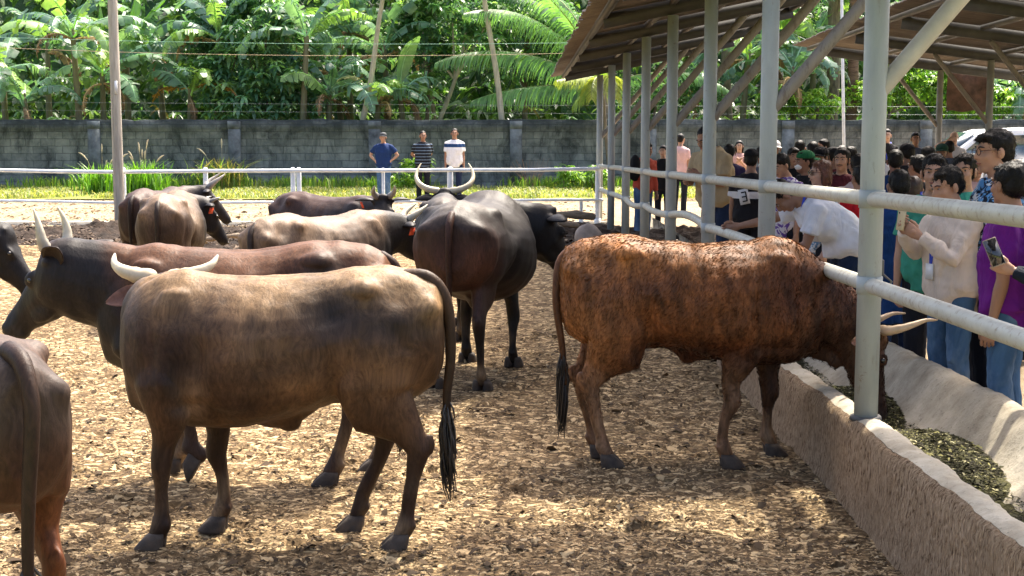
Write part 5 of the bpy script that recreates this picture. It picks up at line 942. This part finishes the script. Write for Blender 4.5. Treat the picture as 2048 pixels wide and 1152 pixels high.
    for sg in (1, -1):
        P = [(0, sg*.085, .93), (.0, sg*.095, .80), (.01, sg*.10, .62), (.015, sg*.10, .50), (-.005, sg*.10, .36), (-.02, sg*.10, .20), (-.02, sg*.10, .09)]; g.tube(P, [.09, .083, .066, .055, .052, .040, .035], n); g.tube([(-.05, sg*.10, .04), (.06, sg*.105, .04), (.15, sg*.11, .03)], [(.038, .04), (.042, .035), (.036, .022)], n)
        tr.tube(P[:-1]+[(-.02, sg*.10, .06)], [.10*(.5+.5*b), .094, .080, .072, .070, .066, .064], n, cap=True, rnd=False)
    me = organic(g, vox, 4 if lod < 2 else 2)
    # fingers, thumb, ears: added to the same body mesh
    h2 = G()
    for (Wp, f, sg, a) in hands:
        up = Vector((0, 0, 1)) if abs(f.z) < .8 else Vector((1, 0, 0)); sd = f.cross(up).normalized(); pal = sd.cross(f).normalized()
        wide = up if abs(f.z) < .8 else Vector((1, 0, 0)); wide = (wide-f*wide.dot(f)).normalized(); palm_n = f.cross(wide).normalized()*(sg)
        h2.tube([Wp-f*.005, Wp+f*.03, Wp+f*.075, Wp+f*.092], [(.022, .028), (.020, .040), (.018, .043), (.013, .038)] if True else 0, 10, up=tuple(wide))
        if lod < 2:
            for q, Lf in enumerate((.068, .078, .072, .056)):
                b0 = Wp+f*.088+wide*(.030-.020*q); c = handcurl*(1+.12*q); p1 = b0+(f*math.cos(c*.35)+palm_n*math.sin(c*.35))*Lf*.42; p2 = p1+(f*math.cos(c*1.1)+palm_n*math.sin(c*1.1))*Lf*.34; p3 = p2+(f*math.cos(c*1.7)+palm_n*math.sin(c*1.7))*Lf*.26
                h2.tube([b0-f*.012, b0, p1, p2, p3], [.0095, .0093, .0088, .0082, .0068], 8)
            tb = Wp+f*.030+wide*.030; h2.tube([tb-wide*.012, tb+wide*.012+f*.018+palm_n*.006, tb+wide*.020+f*.045+palm_n*.018, tb+wide*.016+f*.066+palm_n*.026], [.013, .0125, .0105, .0082], 8)
        else: h2.tube([Wp+f*.08, Wp+f*.125+palm_n*.01, Wp+f*.16+palm_n*.03], [(.016, .036), (.013, .032), (.009, .024)], 8, up=tuple(wide))
    for sg in (1, -1):
        g2 = G(); g2.ball((-.008, sg*.082, -.004), (.020, .009, .032), 10); g2.ball((-.004, sg*.080, -.026), (.010, .008, .012), 8); g2.ball((-.006, sg*.089, .0), (.011, .004, .018), 8); h2.add(np.array([hT(v) for v in g2.verts()]), g2.Fc)
    me = joinmesh(me, h2); link('body', me, SK[skin], t)
    # clothes
    g = G(); torso(g, .027 if not tuck else .02, hem if not tuck else .93, 1.475); g.V += sl.V; g.C += sl.C; g.Fc += [tuple(i+g.n for i in f) for f in sl.Fc]; g.M += sl.M; g.n += sl.n
    me = organic(g, vox*1.15, 3 if lod < 2 else 1); V = co(me); Nn = nrm(me)
    if lod < 2:
        V = V+Nn*((vnoise(V*(1, 1, .5), 13, int(h*1000) % 97)*.0085+vnoise(V*(.7, .7, 1.5), 26, 5)*.0038)[:, None]); me.vertices.foreach_set('co', V.ravel())
    sh = link('shirt', me, shirt or cloth('plain_white', (.75, .75, .76)), t)
    me = organic(tr_with(tr, bend), vox*1.3, 3 if lod < 2 else 1)
    if lod < 2: V = co(me); V = V+nrm(me)*((vnoise(V*(1, 1, 1.6), 17, 8)*.004)[:, None]); me.vertices.foreach_set('co', V.ravel())
    link('trousers', me, trousers, t)
    for sg in (1, -1):
        g = G(); g.tube([(-.055, sg*.10, .045), (.06, sg*.105, .045), (.155, sg*.11, .035)], [(.045, .048), (.05, .042), (.042, .028)], 12); obj('shoe', g, mat('black_shoe', (.015, .013, .012), .5, .3), t)
    if collar:
        g = G(); P = [bp((.075*math.cos(a)-.005, .078*math.sin(a), 1.425-.035*max(0, math.cos(a)))) for a in np.linspace(.35, 2*math.pi-.35, 16)]; g.tube(P, [(.012, .024)]*16, 8); obj('collar', g, collar, sh)
    # hair and hats
    hm = hairm or M_hairb; g = G()
    def hb(c, r): g.add(*hball(c, r, 18))
    if hair != 'bald':
        if hair in ('short', 'long', 'bun', 'bob', 'crop'):
            q = .003 if hair == 'crop' else .008; hb((-.028, 0, .047), (.092+q, .079+q*.7, .082+q)); hb((-.055, 0, .0), (.062+q, .074+q*.6, .070)); 
            if hair != 'crop': hb((.035, .012, .098), (.036, .052, .018))
        if hair == 'fringe': hb((-.026, 0, .048), (.100, .083, .087)); hb((-.055, 0, -.005), (.062, .077, .074)); hb((.050, .01, .090), (.045, .058, .022)); hb((.075, -.026, .076), (.024, .028, .014))
        if hair in ('bob', 'long'):
            for sg in (1, -1): hb((-.03, sg*.078, -.03), (.05, .022, .085)); hb((-.02, sg*.075, -.07), (.04, .020, .06))
            hb((-.075, 0, -.05), (.04, .075, .10))
        if hair == 'long': hb((-.085, 0, -.15), (.035, .075, .13)); hb((-.06, .06, -.14), (.03, .03, .10)); hb((-.06, -.06, -.14), (.03, .03, .10))
        me = organic(g, vox, 2); V = co(me); V = V+nrm(me)*((vnoise(V*(1, 1, .6), 45, int(h*777) % 31)*.0035+(vnoise(V, 90, 5)*.0025 if lod < 2 else 0))[:, None]); me.vertices.foreach_set('co', V.ravel()); ho = link('hair', me, hm, t)
        if lod < 2: strands(me, ho, hm, (2400 if lod == 0 else 700), .017 if hair != 'crop' else .009, .0010, int(h*1000))
    elif hair == 'bald': pass
    if cap:
        g = G(); g2 = G(); g2.ball((-.02, 0, .062), (.106, .090, .076), 20); V = g2.verts(); V[:, 2] = np.maximum(V[:, 2], .045); g.add(np.array([hT(v) for v in V]), g2.Fc)
        c = obj('cap', g, capm or M_hairb, t); g = G(); sg = -1 if cap == 'back' else 1; A = np.linspace(-1.15, 1.15, 13); V = []
        for rr_, zz in ((.092, .048), (.13, .046), (.165, .034)):
            for a in A: V.append(hT((-.02+sg*rr_*math.cos(a)*(1.0 if rr_ < .1 else 1.05), .80*rr_*math.sin(a)*(1.15 if rr_ < .1 else .85), zz-.012*abs(math.sin(a)))))
        for dz in (0,): pass
        V = np.array(V); V2 = V+np.array(Hm@Vector((0, 0, .006))); F1 = [(i*13+j, i*13+j+1, (i+1)*13+j+1, (i+1)*13+j) for i in range(2) for j in range(12)]; F2 = [tuple(q+39 for q in f[::-1]) for f in F1]
        F3 = [(26+j, 27+j, 27+j+39, 26+j+39) for j in range(12)]; g.add(np.vstack([V, V2]), F1+F2+F3); obj('brim', g, capm or M_hairb, c)
    # face
    if hair_face(lod, face):
        for sg in (1, -1):
            g = G(); g.add(*hball((.0805, sg*.030, .012), (.0085, .0125, .0048), 12)); e = obj('eye', g, M_white, t); g = G(); g.add(*hball((.0872, sg*.030, .0125), (.0035, .0062, .0050), 8)); obj('iris', g, M_eye, e)
            g = G(); g2 = G(); g2.tube([(.094, sg*.012, .031), (.092, sg*.030, .038), (.076, sg*.050, .032)], [.0045, .0055, .003], 6); g.add(np.array([hT(v) for v in g2.verts()]), g2.Fc); obj('eyebrow', g, M_brow, t)
        g = G(); g2 = G(); up_ = .004 if smile else -.002; g2.tube([(.088, -.024, -.054+up_), (.097, -.010, -.056), (.098, 0, -.057), (.097, .010, -.056), (.088, .024, -.054+up_)], [.003, .0055, .006, .0055, .003], 6); g.add(np.array([hT(v) for v in g2.verts()]), g2.Fc); obj('mouth', g, M_white if smile == 2 and lod > 5 else M_lip, t)
        if mous: g = G(); g2 = G(); g2.tube([(.086, -.028, -.046), (.099, 0, -.040), (.086, .028, -.046)], [.004, .006, .004], 6); g.add(np.array([hT(v) for v in g2.verts()]), g2.Fc); obj('moustache', g, M_brow, t)
    if glasses:
        g = G(); 
        for sg in (1, -1):
            if glasses == 'sun': g.add(*hball((.101, sg*.031, .010), (.004, .027, .021), 14))
            ring = [hT((.102, sg*.031+.026*math.cos(a), .010+.019*math.sin(a))) for a in np.linspace(0, 6.28, 15)]; g.tube(ring, [.0022]*15, 5, cap=False); g.tube([hT((.102, sg*.055, .016)), hT((.05, sg*.084, .018)), hT((-.01, sg*.088, .012))], [.0022]*3, 5)
        g.tube([hT((.102, -.007, .014)), hT((.104, .007, .014))], [.0022]*2, 5); obj('sunglasses' if glasses == 'sun' else 'glasses', g, mat('glasses_frame', (.05, .02, .018), .25, .1, 5, 0), t)
    if mask: g = G(); g.add(*hball((.060, 0, -.045), (.046, .055, .040), 16)); obj('face_mask', g, M_card, t)
    if lanyard:
        g = G(); zl = 1.08 if lanyard is True else lanyard
        for sg in (1, -1):
            P = [(-.065, sg*.045, 1.455), (-.02, sg*.082, 1.46), (.055, sg*.078, 1.42), (.118+.03*(b-1), sg*.055, 1.34), (.15+.10*(b-1), sg*.022, 1.20), (.155+.15*(b-1), sg*.005, zl)]; g.tube([bp(p) for p in P], [(.003, .010) if sg else 0]*6, 6, up=(1, 0, .2))
        l = obj('lanyard', g, M_lany, t)
        if card: g = G(); c = bp((.162+.15*(b-1), 0, zl-.05)); g.box(tuple(c), (.006, .075, .10), np.array(Matrix.Rotation(La*.9, 3, 'Y'))); obj('name_card', g, M_card, l, False)
    return t, hT, bp, hands, s
def hair_face(lod, face): return lod < 2 or 180 <= face <= 330
def tr_with(tr, bend):
    g = G(); V = tr.verts(); g.add(V, tr.Fc)
    A = np.linspace(0, 2*np.pi, 20, endpoint=False); rr = [np.stack([np.cos(A)*rx, np.sin(A)*ry, z+0*A], 1) for z, rx, ry in ((.80, .10, .16), (.88, .128, .178), (.96, .126, .172), (1.0, .12, .165))]
    V = bend(np.vstack(rr)); g.add(V, [(i*20+j, i*20+(j+1) % 20, (i+1)*20+(j+1) % 20, (i+1)*20+j) for i in range(3) for j in range(20)]+[tuple(range(19, -1, -1)), tuple(60+j for j in range(20))]); return g
def phone(name, label, c, rot, w=.075, h=.155, body=(.55, .45, .28), dark=False, cams=True):
    t = thing(name, label, 'phone', c); Rm_ = np.array(rot)
    g = G(); g.box((0, 0, 0), (.009, w, h), Rm_); me_ = obj('case', g, mat('phone_case_%s' % ('dark' if dark else 'gold'), body, .35, .1, 6, 0, metal=.4), t, False)
    bv = me_.modifiers.new('b', 'BEVEL'); bv.width = .004; bv.segments = 3
    g = G(); g.box(tuple(Rm_@np.array((.0052, 0, 0))), (.0012, w*.9, h*.93), Rm_); obj('screen', g, mat('phone_glass', (.01, .011, .014), .08, 0, 5, 0, spec=.8), t, False)
    if cams:
        for i in range(3): g = G(); g.ball(tuple(Rm_@np.array((-.0055, w*.28, h*.40-.019*i))), (.003, .0075, .0075), 10); obj('camera_lens', g, M_eye, t)
    return t
P_ = person
wht = cloth('plain_white', (.78, .78, .80)); pink = cloth('pale_pink', (.72, .48, .46)); blk = cloth('black_shirt', (.013, .013, .015)); kh = cloth('khaki', (.44, .345, .205)); redc = cloth('orange_red', (.50, .085, .05)); grn = cloth('sea_green', (.05, .30, .21)); crm = cloth('cream_sweat', (.70, .60, .50)); pur = cloth('purple', (.14, .012, .21)); nvb = cloth('navy_blue', (.012, .05, .17)); gry = cloth('grey_shirt', (.10, .115, .15)); mar = cloth('maroon', (.09, .015, .02)); prt = cloth('blue_white_print', (.72, .76, .80), .85, (.12, .26, .42), 26, 'print'); prd = cloth('dark_floral', (.012, .018, .035), .85, (.10, .28, .55), 17, 'print', (.6, .68, .75)); jer = cloth('jersey', (.014, .014, .018), .8, (.72, .72, .74), 1.19, 'band'); pblu = cloth('polo_blue', (.012, .035, .12)); pblk = cloth('striped_black', (.012, .013, .018), .85, (.10, .14, .19), 4.2, 'stripe'); pwht = cloth('banded_white', (.80, .80, .82), .85, (.015, .05, .14), 1.31, 'band'); redp = cloth('plain_red', (.50, .012, .02))
fv = 'men standing before the block wall'
P_('man in a navy polo and cap with hands on his hips before the block wall', 766, 36, 262, 1.68, 1, 0, pblu, JE, arms=('hip', 'hip'), cap='front', capm=mat('grey_cap', (.05, .055, .06), .8), hair='crop', build=1.12, group=fv)
P_('man in a black striped shirt with hands behind his back before the block wall', 846, 36, 285, 1.72, 1, 1, pblk, DK, arms=('back', 'back'), hair='crop', build=1.12, group=fv, smile=True)
P_('man in a white polo with a navy band before the block wall', 909, 36, 272, 1.78, 1, 1, pwht, NV, arms=('down', 'down'), hair='crop', build=1.10, group=fv)
# the crowd, far to near
P_('man in an orange-red jacket and jeans behind the middle rails', 1296, 24.5, 300, 1.62, 1, 1, redc, JE, sleeve='long', arms=('down', (.3, -.2, 1.1)), lean=10)
g = G(); g.ball((0, 0, 0), (.10, .15, .23), 18); g.ball((-.05, 0, -.08), (.07, .12, .12), 14); me = organic(g, .02, 3); bp_ = link('backpack', me, cloth('bag_black', (.012, .012, .014)), None, (xd(1270, 24.6)-.02, 24.35, 1.20)); tag(bp_, 'black backpack worn by the man in the orange-red jacket', 'bag')
P_('man in pale pink seen from behind, right of the orange-red jacket', 1362, 31, 60, 1.70, 2, 0, pink, DK, hair='crop')
P_('woman lifting one arm with a phone near the pale pink shirt', 1326, 27, 250, 1.52, 2, 2, blk, DK, hair='short', arms=((.30, .18, 1.45), 'down'))
tK = P_('tall man in a khaki shirt and blue lanyard looking down at the trough', 1413, 17.6, 222, 1.95, 0, 1, kh, JD, arms=((.34, .05, 1.16), (.36, -.12, 1.10)), headpitch=16, lean=14, hair='crop', build=1.25, lanyard=True, card=True, hem=.82)
P_('woman in pink holding a phone against the block wall', 1479, 29, 262, 1.58, 2, 2, pink, DK, hair='long', arms=((.25, .05, 1.25), (.25, -.05, 1.25)))
P_('dark-haired man in dark purple seen from behind beside the khaki shirt', 1459, 20, 80, 1.66, 2, 1, cloth('dark_purple', (.03, .02, .07)), DK, build=1.05)
PJ = P_('man in a black and white jersey seen from behind at the second post', 1503, 16.4, 75, 1.66, 1, 1, jer, DK, cap='front', capm=blk, hair='crop', arms=('down', 'down'), build=1.1)[0]
P_('person in a white cap half hidden behind the second post', 1549, 20.5, 265, 1.70, 2, 1, wht, DK, cap='front', capm=mat('white_cap', (.75, .75, .75), .7))
P_('young man with thick dark hair looking down, in white and purple', 1569, 15.2, 215, 1.66, 1, 0, cloth('white_purple', (.70, .68, .72), .85, (.12, .06, .30), 9, 'print'), DK, headpitch=24, hair='fringe')
P_('dark-haired man in the back row seen from behind, before the wall', 1601, 22, 60, 1.68, 2, 1, gry, DK)
P_('man with short black hair and white collar in the back row', 1645, 22, 200, 1.70, 2, 0, wht, DK)
P_('man in a green cap worn backwards', 1608, 15.6, 195, 1.66, 1, 1, blk, DK, cap='back', capm=cloth('green_cap', (.02, .16, .06)), mask=True)
P_('man in a black cap with a badge behind the laughing woman', 1640, 16.5, 230, 1.68, 1, 1, blk, DK, cap='front', capm=cloth('black_cap', (.012, .012, .014)))
P_('man with a grey head in the back row', 1684, 21, 80, 1.62, 2, 1, gry, DK, hairm=M_hairg)
P_('moustached man in maroon behind the laughing woman', 1683, 15, 245, 1.70, 1, 0, mar, DK, mous=True)
P_('laughing woman with auburn hair, sunglasses and a blue printed blouse', 1640, 13.5, 188, 1.615, 0, 2, prt, DK, hair='bob', hairm=M_hairr, glasses='sun', smile=2, headpitch=4)
P_('person in a pale shirt with a dark strap behind the nearest post', 1716, 14, 100, 1.66, 1, 1, cloth('dusty_pink', (.62, .46, .44)), DK, arms=('down', 'down'))
P_('person in a red shirt mostly hidden by the nearest post', 1722, 12.6, 110, 1.60, 1, 1, redp, DK)
P_('smiling man in a dark jacket and lanyard by the wall', 1774, 30, 265, 1.80, 2, 2, blk, DK, lanyard=True, smile=2, sleeve='long')
P_('man in a grey-blue shirt behind the slim far post', 1831, 27, 262, 1.76, 2, 1, gry, DK, arms=((.25, .1, 1.1), (.25, -.1, 1.1)))
P_('bald man in white raising a hand to his face before the white car', 1908, 27.5, 255, 1.78, 2, 2, wht, DK, hair='bald', arms=('down', (.16, -.10, 1.55)), poles=(None, (.2, -1, -.6)))
P_('man in a navy cap beside the white car', 1999, 27, 300, 1.80, 2, 1, cloth('beige', (.5, .44, .36)), DK, cap='back', capm=nvb)
P_('black-haired man in dark clothes seen from behind in the middle of the crowd', 1790, 15.5, 85, 1.67, 1, 1, nvb, DK, hair='short', build=1.05)
P_('short man with black hair just right of the crowd middle', 1834, 14.5, 120, 1.64, 1, 1, blk, DK)
P_('man in a dark green cap low in the crowd', 1884, 20, 255, 1.66, 2, 1, blk, DK, cap='front', capm=cloth('dkgreen_cap', (.02, .06, .04)))
P_('person with brown hair facing away behind the navy shirt', 1829, 11.6, 60, 1.54, 1, 1, cloth('brown_top', (.09, .045, .03)), DK, hairm=mat('brown_hair', (.05, .025, .014), .5, .4, 10, .5))
P_('man in a navy shirt seen from behind right next to the nearest post', 1797, 10.6, 95, 1.625, 0, 1, nvb, JD, hair='crop', build=1.22, hem=.55, headpitch=12)
P_('man in a sea-green shirt with a lanyard frowning beside the navy shirt', 1868, 10.0, 250, 1.75, 0, 0, grn, DK, lanyard=True, build=1.1, collar=wht, mous=False)
P_('round-faced man looking over the shoulder of the man in cream', 1927, 10.6, 240, 1.74, 0, 0, grn, DK, build=1.1)
P_('tall man with glasses and a dark floral shirt in profile', 1985, 9.3, 186, 1.925, 0, 0, prd, DK, hair='fringe', glasses=True, lanyard=1.2, headpitch=4)
P_('man with greying hair at the right edge', 2036, 12, 120, 1.66, 1, 0, gry, DK, hairm=M_hairg)
for k, (px, D, fc, h_, sk_, sh_, hr, cp, lb) in enumerate(((1528, 18.5, 70, 1.66, 1, gry, 'short', None, 'dark-haired man in grey just right of the jersey, facing away'), (1588, 18.5, 250, 1.64, 0, blk, 'fringe', None, 'young man in black behind the green cap'), (1626, 19.5, 80, 1.70, 1, nvb, 'short', None, 'man in navy facing away, between the green cap and the back row'), (1664, 18.2, 100, 1.65, 1, mar, 'short', 'front', 'person in a dark cap beside the moustached man'), (1703, 18, 75, 1.66, 1, blk, 'short', None, 'dark-haired person in black left of the nearest post, facing away'), (1812, 18, 95, 1.70, 1, blk, 'short', 'front', 'person in a black cap behind the black-haired man in dark clothes'), (1856, 17, 80, 1.68, 1, nvb, 'short', None, 'man with black hair in navy behind the sea-green shirt'), (1950, 14, 255, 1.66, 0, pink, 'short', None, 'person in pink behind the tall man with glasses'), (2012, 16, 80, 1.72, 1, wht, 'short', None, 'person in white facing away near the right edge'), (1760, 20, 260, 1.66, 0, wht, 'long', None, 'long-haired woman in white behind the nearest post'), (1898, 23, 85, 1.66, 1, gry, 'short', None, 'man in grey facing away below the bald man'), (1545, 25, 265, 1.62, 0, pink, 'long', None, 'long-haired woman in pink far behind the white cap'))):
    P_(lb, px, D, fc, h_, 1 if D < 19 else 2, sk_, sh_, DK, hair=hr, cap=cp, capm=blk, headyaw=(-25, 20, 0, 30)[k % 4])
tC = P_('man in a cream sweatshirt photographing the cattle with a gold phone', 1903, 9.35, 200, 1.70, 0, 0, crm, JE, sleeve='long', lanyard=True, card=True, headpitch=16, hem=.76, build=1.10, arms=((.33, .09, 1.27), (.35, -.05, 1.30)), handcurl=1.1)
M3 = Matrix.Rotation(R(200), 3, 'Z')
def pw(t, v): return Vector(t[0].location)+Matrix.Rotation(t[0].rotation_euler.z, 3, 'Z')@(Vector(v)*t[4])
c = pw(tC, (.415, .02, 1.385)); phone('phone', 'gold phone held up in both hands by the man in cream', c, Matrix.Rotation(R(200), 3, 'Z')@Matrix.Rotation(R(-8), 3, 'Y')@Matrix.Rotation(R(180), 3, 'Z'), .078, .165)
tP = P_('man in a purple polo with a blue collar seen from behind at the right edge', 2015, 8.4, 150, 1.74, 0, 1, pur, JE, build=1.12, collar=cloth('blue_collar', (.02, .05, .42)), arms=('down', 'down'), hair='short', hem=.78, headyaw=-30)
g = G(); Wp, f, sg, a = tP[3][0]; g.tube([Wp-f*.035, Wp-f*.018], [.031, .030], 16, rnd=False); w_ = obj('wristwatch', g, mat('steel', (.55, .54, .5), .3, .1, 6, 0, metal=.8), tP[0])
tQ = P_('person off the right edge holding out a dark phone', 2145, 8.0, 175, 1.66, 0, 0, cloth('dark_navy', (.012, .018, .03)), DK, sleeve='long', arms=((.38, .12, 1.21), (.10, -.3, .9)), handcurl=1.2)
c = pw(tQ, (.48, .125, 1.31)); phone('phone', 'dark phone held out in front of the purple polo', c, Matrix.Rotation(R(255), 3, 'Z')@Matrix.Rotation(R(-18), 3, 'Y')@Matrix.Rotation(R(22), 3, 'X'), .075, .16, (.30, .24, .18), True, False)
LW = Vector((2.72, 11.75, 0)); sW = 1.80/1.7
def loc_of(w, base, face, s_): q = Matrix.Rotation(-R(face), 3, 'Z')@(Vector(w)-base); return tuple(q/s_)
tW = P_('man in a white t-shirt bending over the lower rail towards the cattle', face=184, h=1.80, lod=0, skin=1, shirt=cloth('bright_tee', (.82, .83, .87)), trousers=JD, loc=LW, lean=50, headpitch=22, hair='crop', build=1.2, arms=(loc_of((2.10, 11.62, .93), LW, 184, sW), loc_of((1.82, 12.15, 1.09), LW, 184, sW)), lanyard=True, hem=.84, poles=((-.3, .3, -1), (0, -.5, -1)), handcurl=1.2)
# the digit 3 on the jersey sleeve
tJ = PJ; q = Vector((xd(1487, 16.1, 1.3), 16.05, zd(393, 16.1)))
g = G(); g.box((0, 0, 0), (.11, .006, .17)); nn_ = obj('number_patch', g, mat('patch_white', (.8, .8, .8), .8, .05), PJ, False); nn_.matrix_parent_inverse = Matrix(); 
Mi = (Matrix.Translation(PJ.location)@Matrix.Rotation(PJ.rotation_euler.z, 4, 'Z')@Matrix.Scale(PJ.scale.x, 4)).inverted(); nn_.matrix_local = Mi@(Matrix.Translation(q)@Matrix.Rotation(R(-12), 4, 'Y'))
g = G()
for (dx, dz, w_, h_) in ((0, .05, .05, .014), (0, .0, .05, .014), (0, -.05, .05, .014), (.025, .025, .014, .06), (.025, -.025, .014, .06)): g.box((dx, -.0045, dz), (w_, .004, h_))
obj('number', g, blk, nn_, False)
# white car behind the crowd
def car(px, D, label):
    t = thing('parked_car', label, 'car', (xd(px, D, 1), D, 0), R(180)); Wc = .92
    prof = [(-.2, .35), (-.22, .62), (-.16, .86), (.10, .98), (.95, 1.08), (1.25, 1.16), (1.95, 1.68), (2.30, 1.78), (3.4, 1.83), (4.3, 1.78), (4.62, 1.62), (4.85, 1.10), (4.9, .62), (4.85, .35)]
    prof = [(-x, z) for x, z in prof]; g = G(); V = []; k = len(prof)
    def tum(z): return 0 if z < 1.1 else (z-1.1)*.24
    for yy in (-1, -.93, .93, 1):
        for x, z in prof: q = .03 if abs(yy) == 1 else 0; V.append((x*(1) , yy*(Wc-tum(z)), z-(q if z > .5 else -q)))
    Fc = []
    for j in range(3):
        for i in range(k-1): Fc.append((j*k+i, j*k+i+1, (j+1)*k+i+1, (j+1)*k+i))
    Fc += [tuple(range(k-1, -1, -1)), tuple(3*k+i for i in range(k))]; Fc.append((0, k, 2*k, 3*k)); Fc.append((k-1, 4*k-1, 3*k-1, 2*k-1)); g.add(V, Fc)
    b = obj('body', g, mat('car_white', (.78, .80, .80), .25, .03, 4, 0), t); bv = b.modifiers.new('b', 'BEVEL'); bv.width = .05; bv.segments = 3; bv.limit_method = 'ANGLE'
    gl = mat('car_glass', (.03, .06, .08), .06, .1, 4, 0, spec=.9)
    def pane(nm, pts, off, pr=t):
        g = G(); 
        for sg in (1, -1):
            V = [(-x, sg*(Wc-tum(z)+off), z) for x, z in pts]+[(-x, sg*(Wc-tum(z)+off-.02), z) for x, z in pts]; n = len(pts); g2 = G(); g2.add(V, [tuple(range(n)), tuple(range(2*n-1, n-1, -1))]+[(i, (i+1) % n, (i+1) % n+n, i+n) for i in range(n)]); obj(nm, g2, gl, pr, False)
    pane('side_window', [(1.45, 1.14), (2.02, 1.60), (2.55, 1.66), (2.55, 1.14)], .012); pane('side_window', [(2.62, 1.14), (2.62, 1.66), (3.5, 1.68), (3.5, 1.14)], .012); pane('side_window', [(3.57, 1.14), (3.57, 1.68), (4.25, 1.64), (4.45, 1.16)], .012)
    g = G(); V = [(-1.33, -.80, 1.215), (-1.33, .80, 1.215), (-1.93, .72, 1.70), (-1.93, -.72, 1.70)]; g.add([np.array(v)+np.array((.02, 0, .02)) for v in V]+[np.array(v) for v in V], [(0, 1, 2, 3), (7, 6, 5, 4), (0, 4, 5, 1), (1, 5, 6, 2), (2, 6, 7, 3), (3, 7, 4, 0)]); obj('windscreen', g, gl, t, False)
    for x in (-.75, -3.85):
        for sg in (1, -1):
            g = G(); g.tube([(x, sg*.72, .36), (x, sg*.94, .36)], [.36, .36], 28, rnd=False); w = obj('wheel', g, mat('tyre', (.02, .02, .02), .8), t); g = G(); g.tube([(x, sg*.93, .36), (x, sg*.955, .36)], [.23, .21], 20, rnd=False); obj('rim', g, mat('alloy', (.5, .5, .52), .3, .1, 5, 0, metal=.7), w)
    for sg in (1, -1):
        g = G(); g.ball((.05, sg*.72, .84), (.16, .16, .09), 12); obj('headlight', g, mat('lamp_glass', (.6, .62, .65), .1, .05), t); g = G(); g.ball((-1.6, sg*1.02, 1.18), (.10, .09, .07), 12); obj('wing_mirror', g, MC['car_white'], t)
    for zz in (1.12,): 
        for x in (2.58, 3.53): g = G(); g.box((-x, 0, .75), (.012, 2*Wc+.006, .7)); obj('door_gap', g, gl, t, False)
    return t
car(1758, 33.0, 'white car with dark windows parked behind the crowd at the right')
car(1990, 25.5, 'second pale car whose bonnet shows at the right edge')
bpy.data.scenes.remove(_ts)
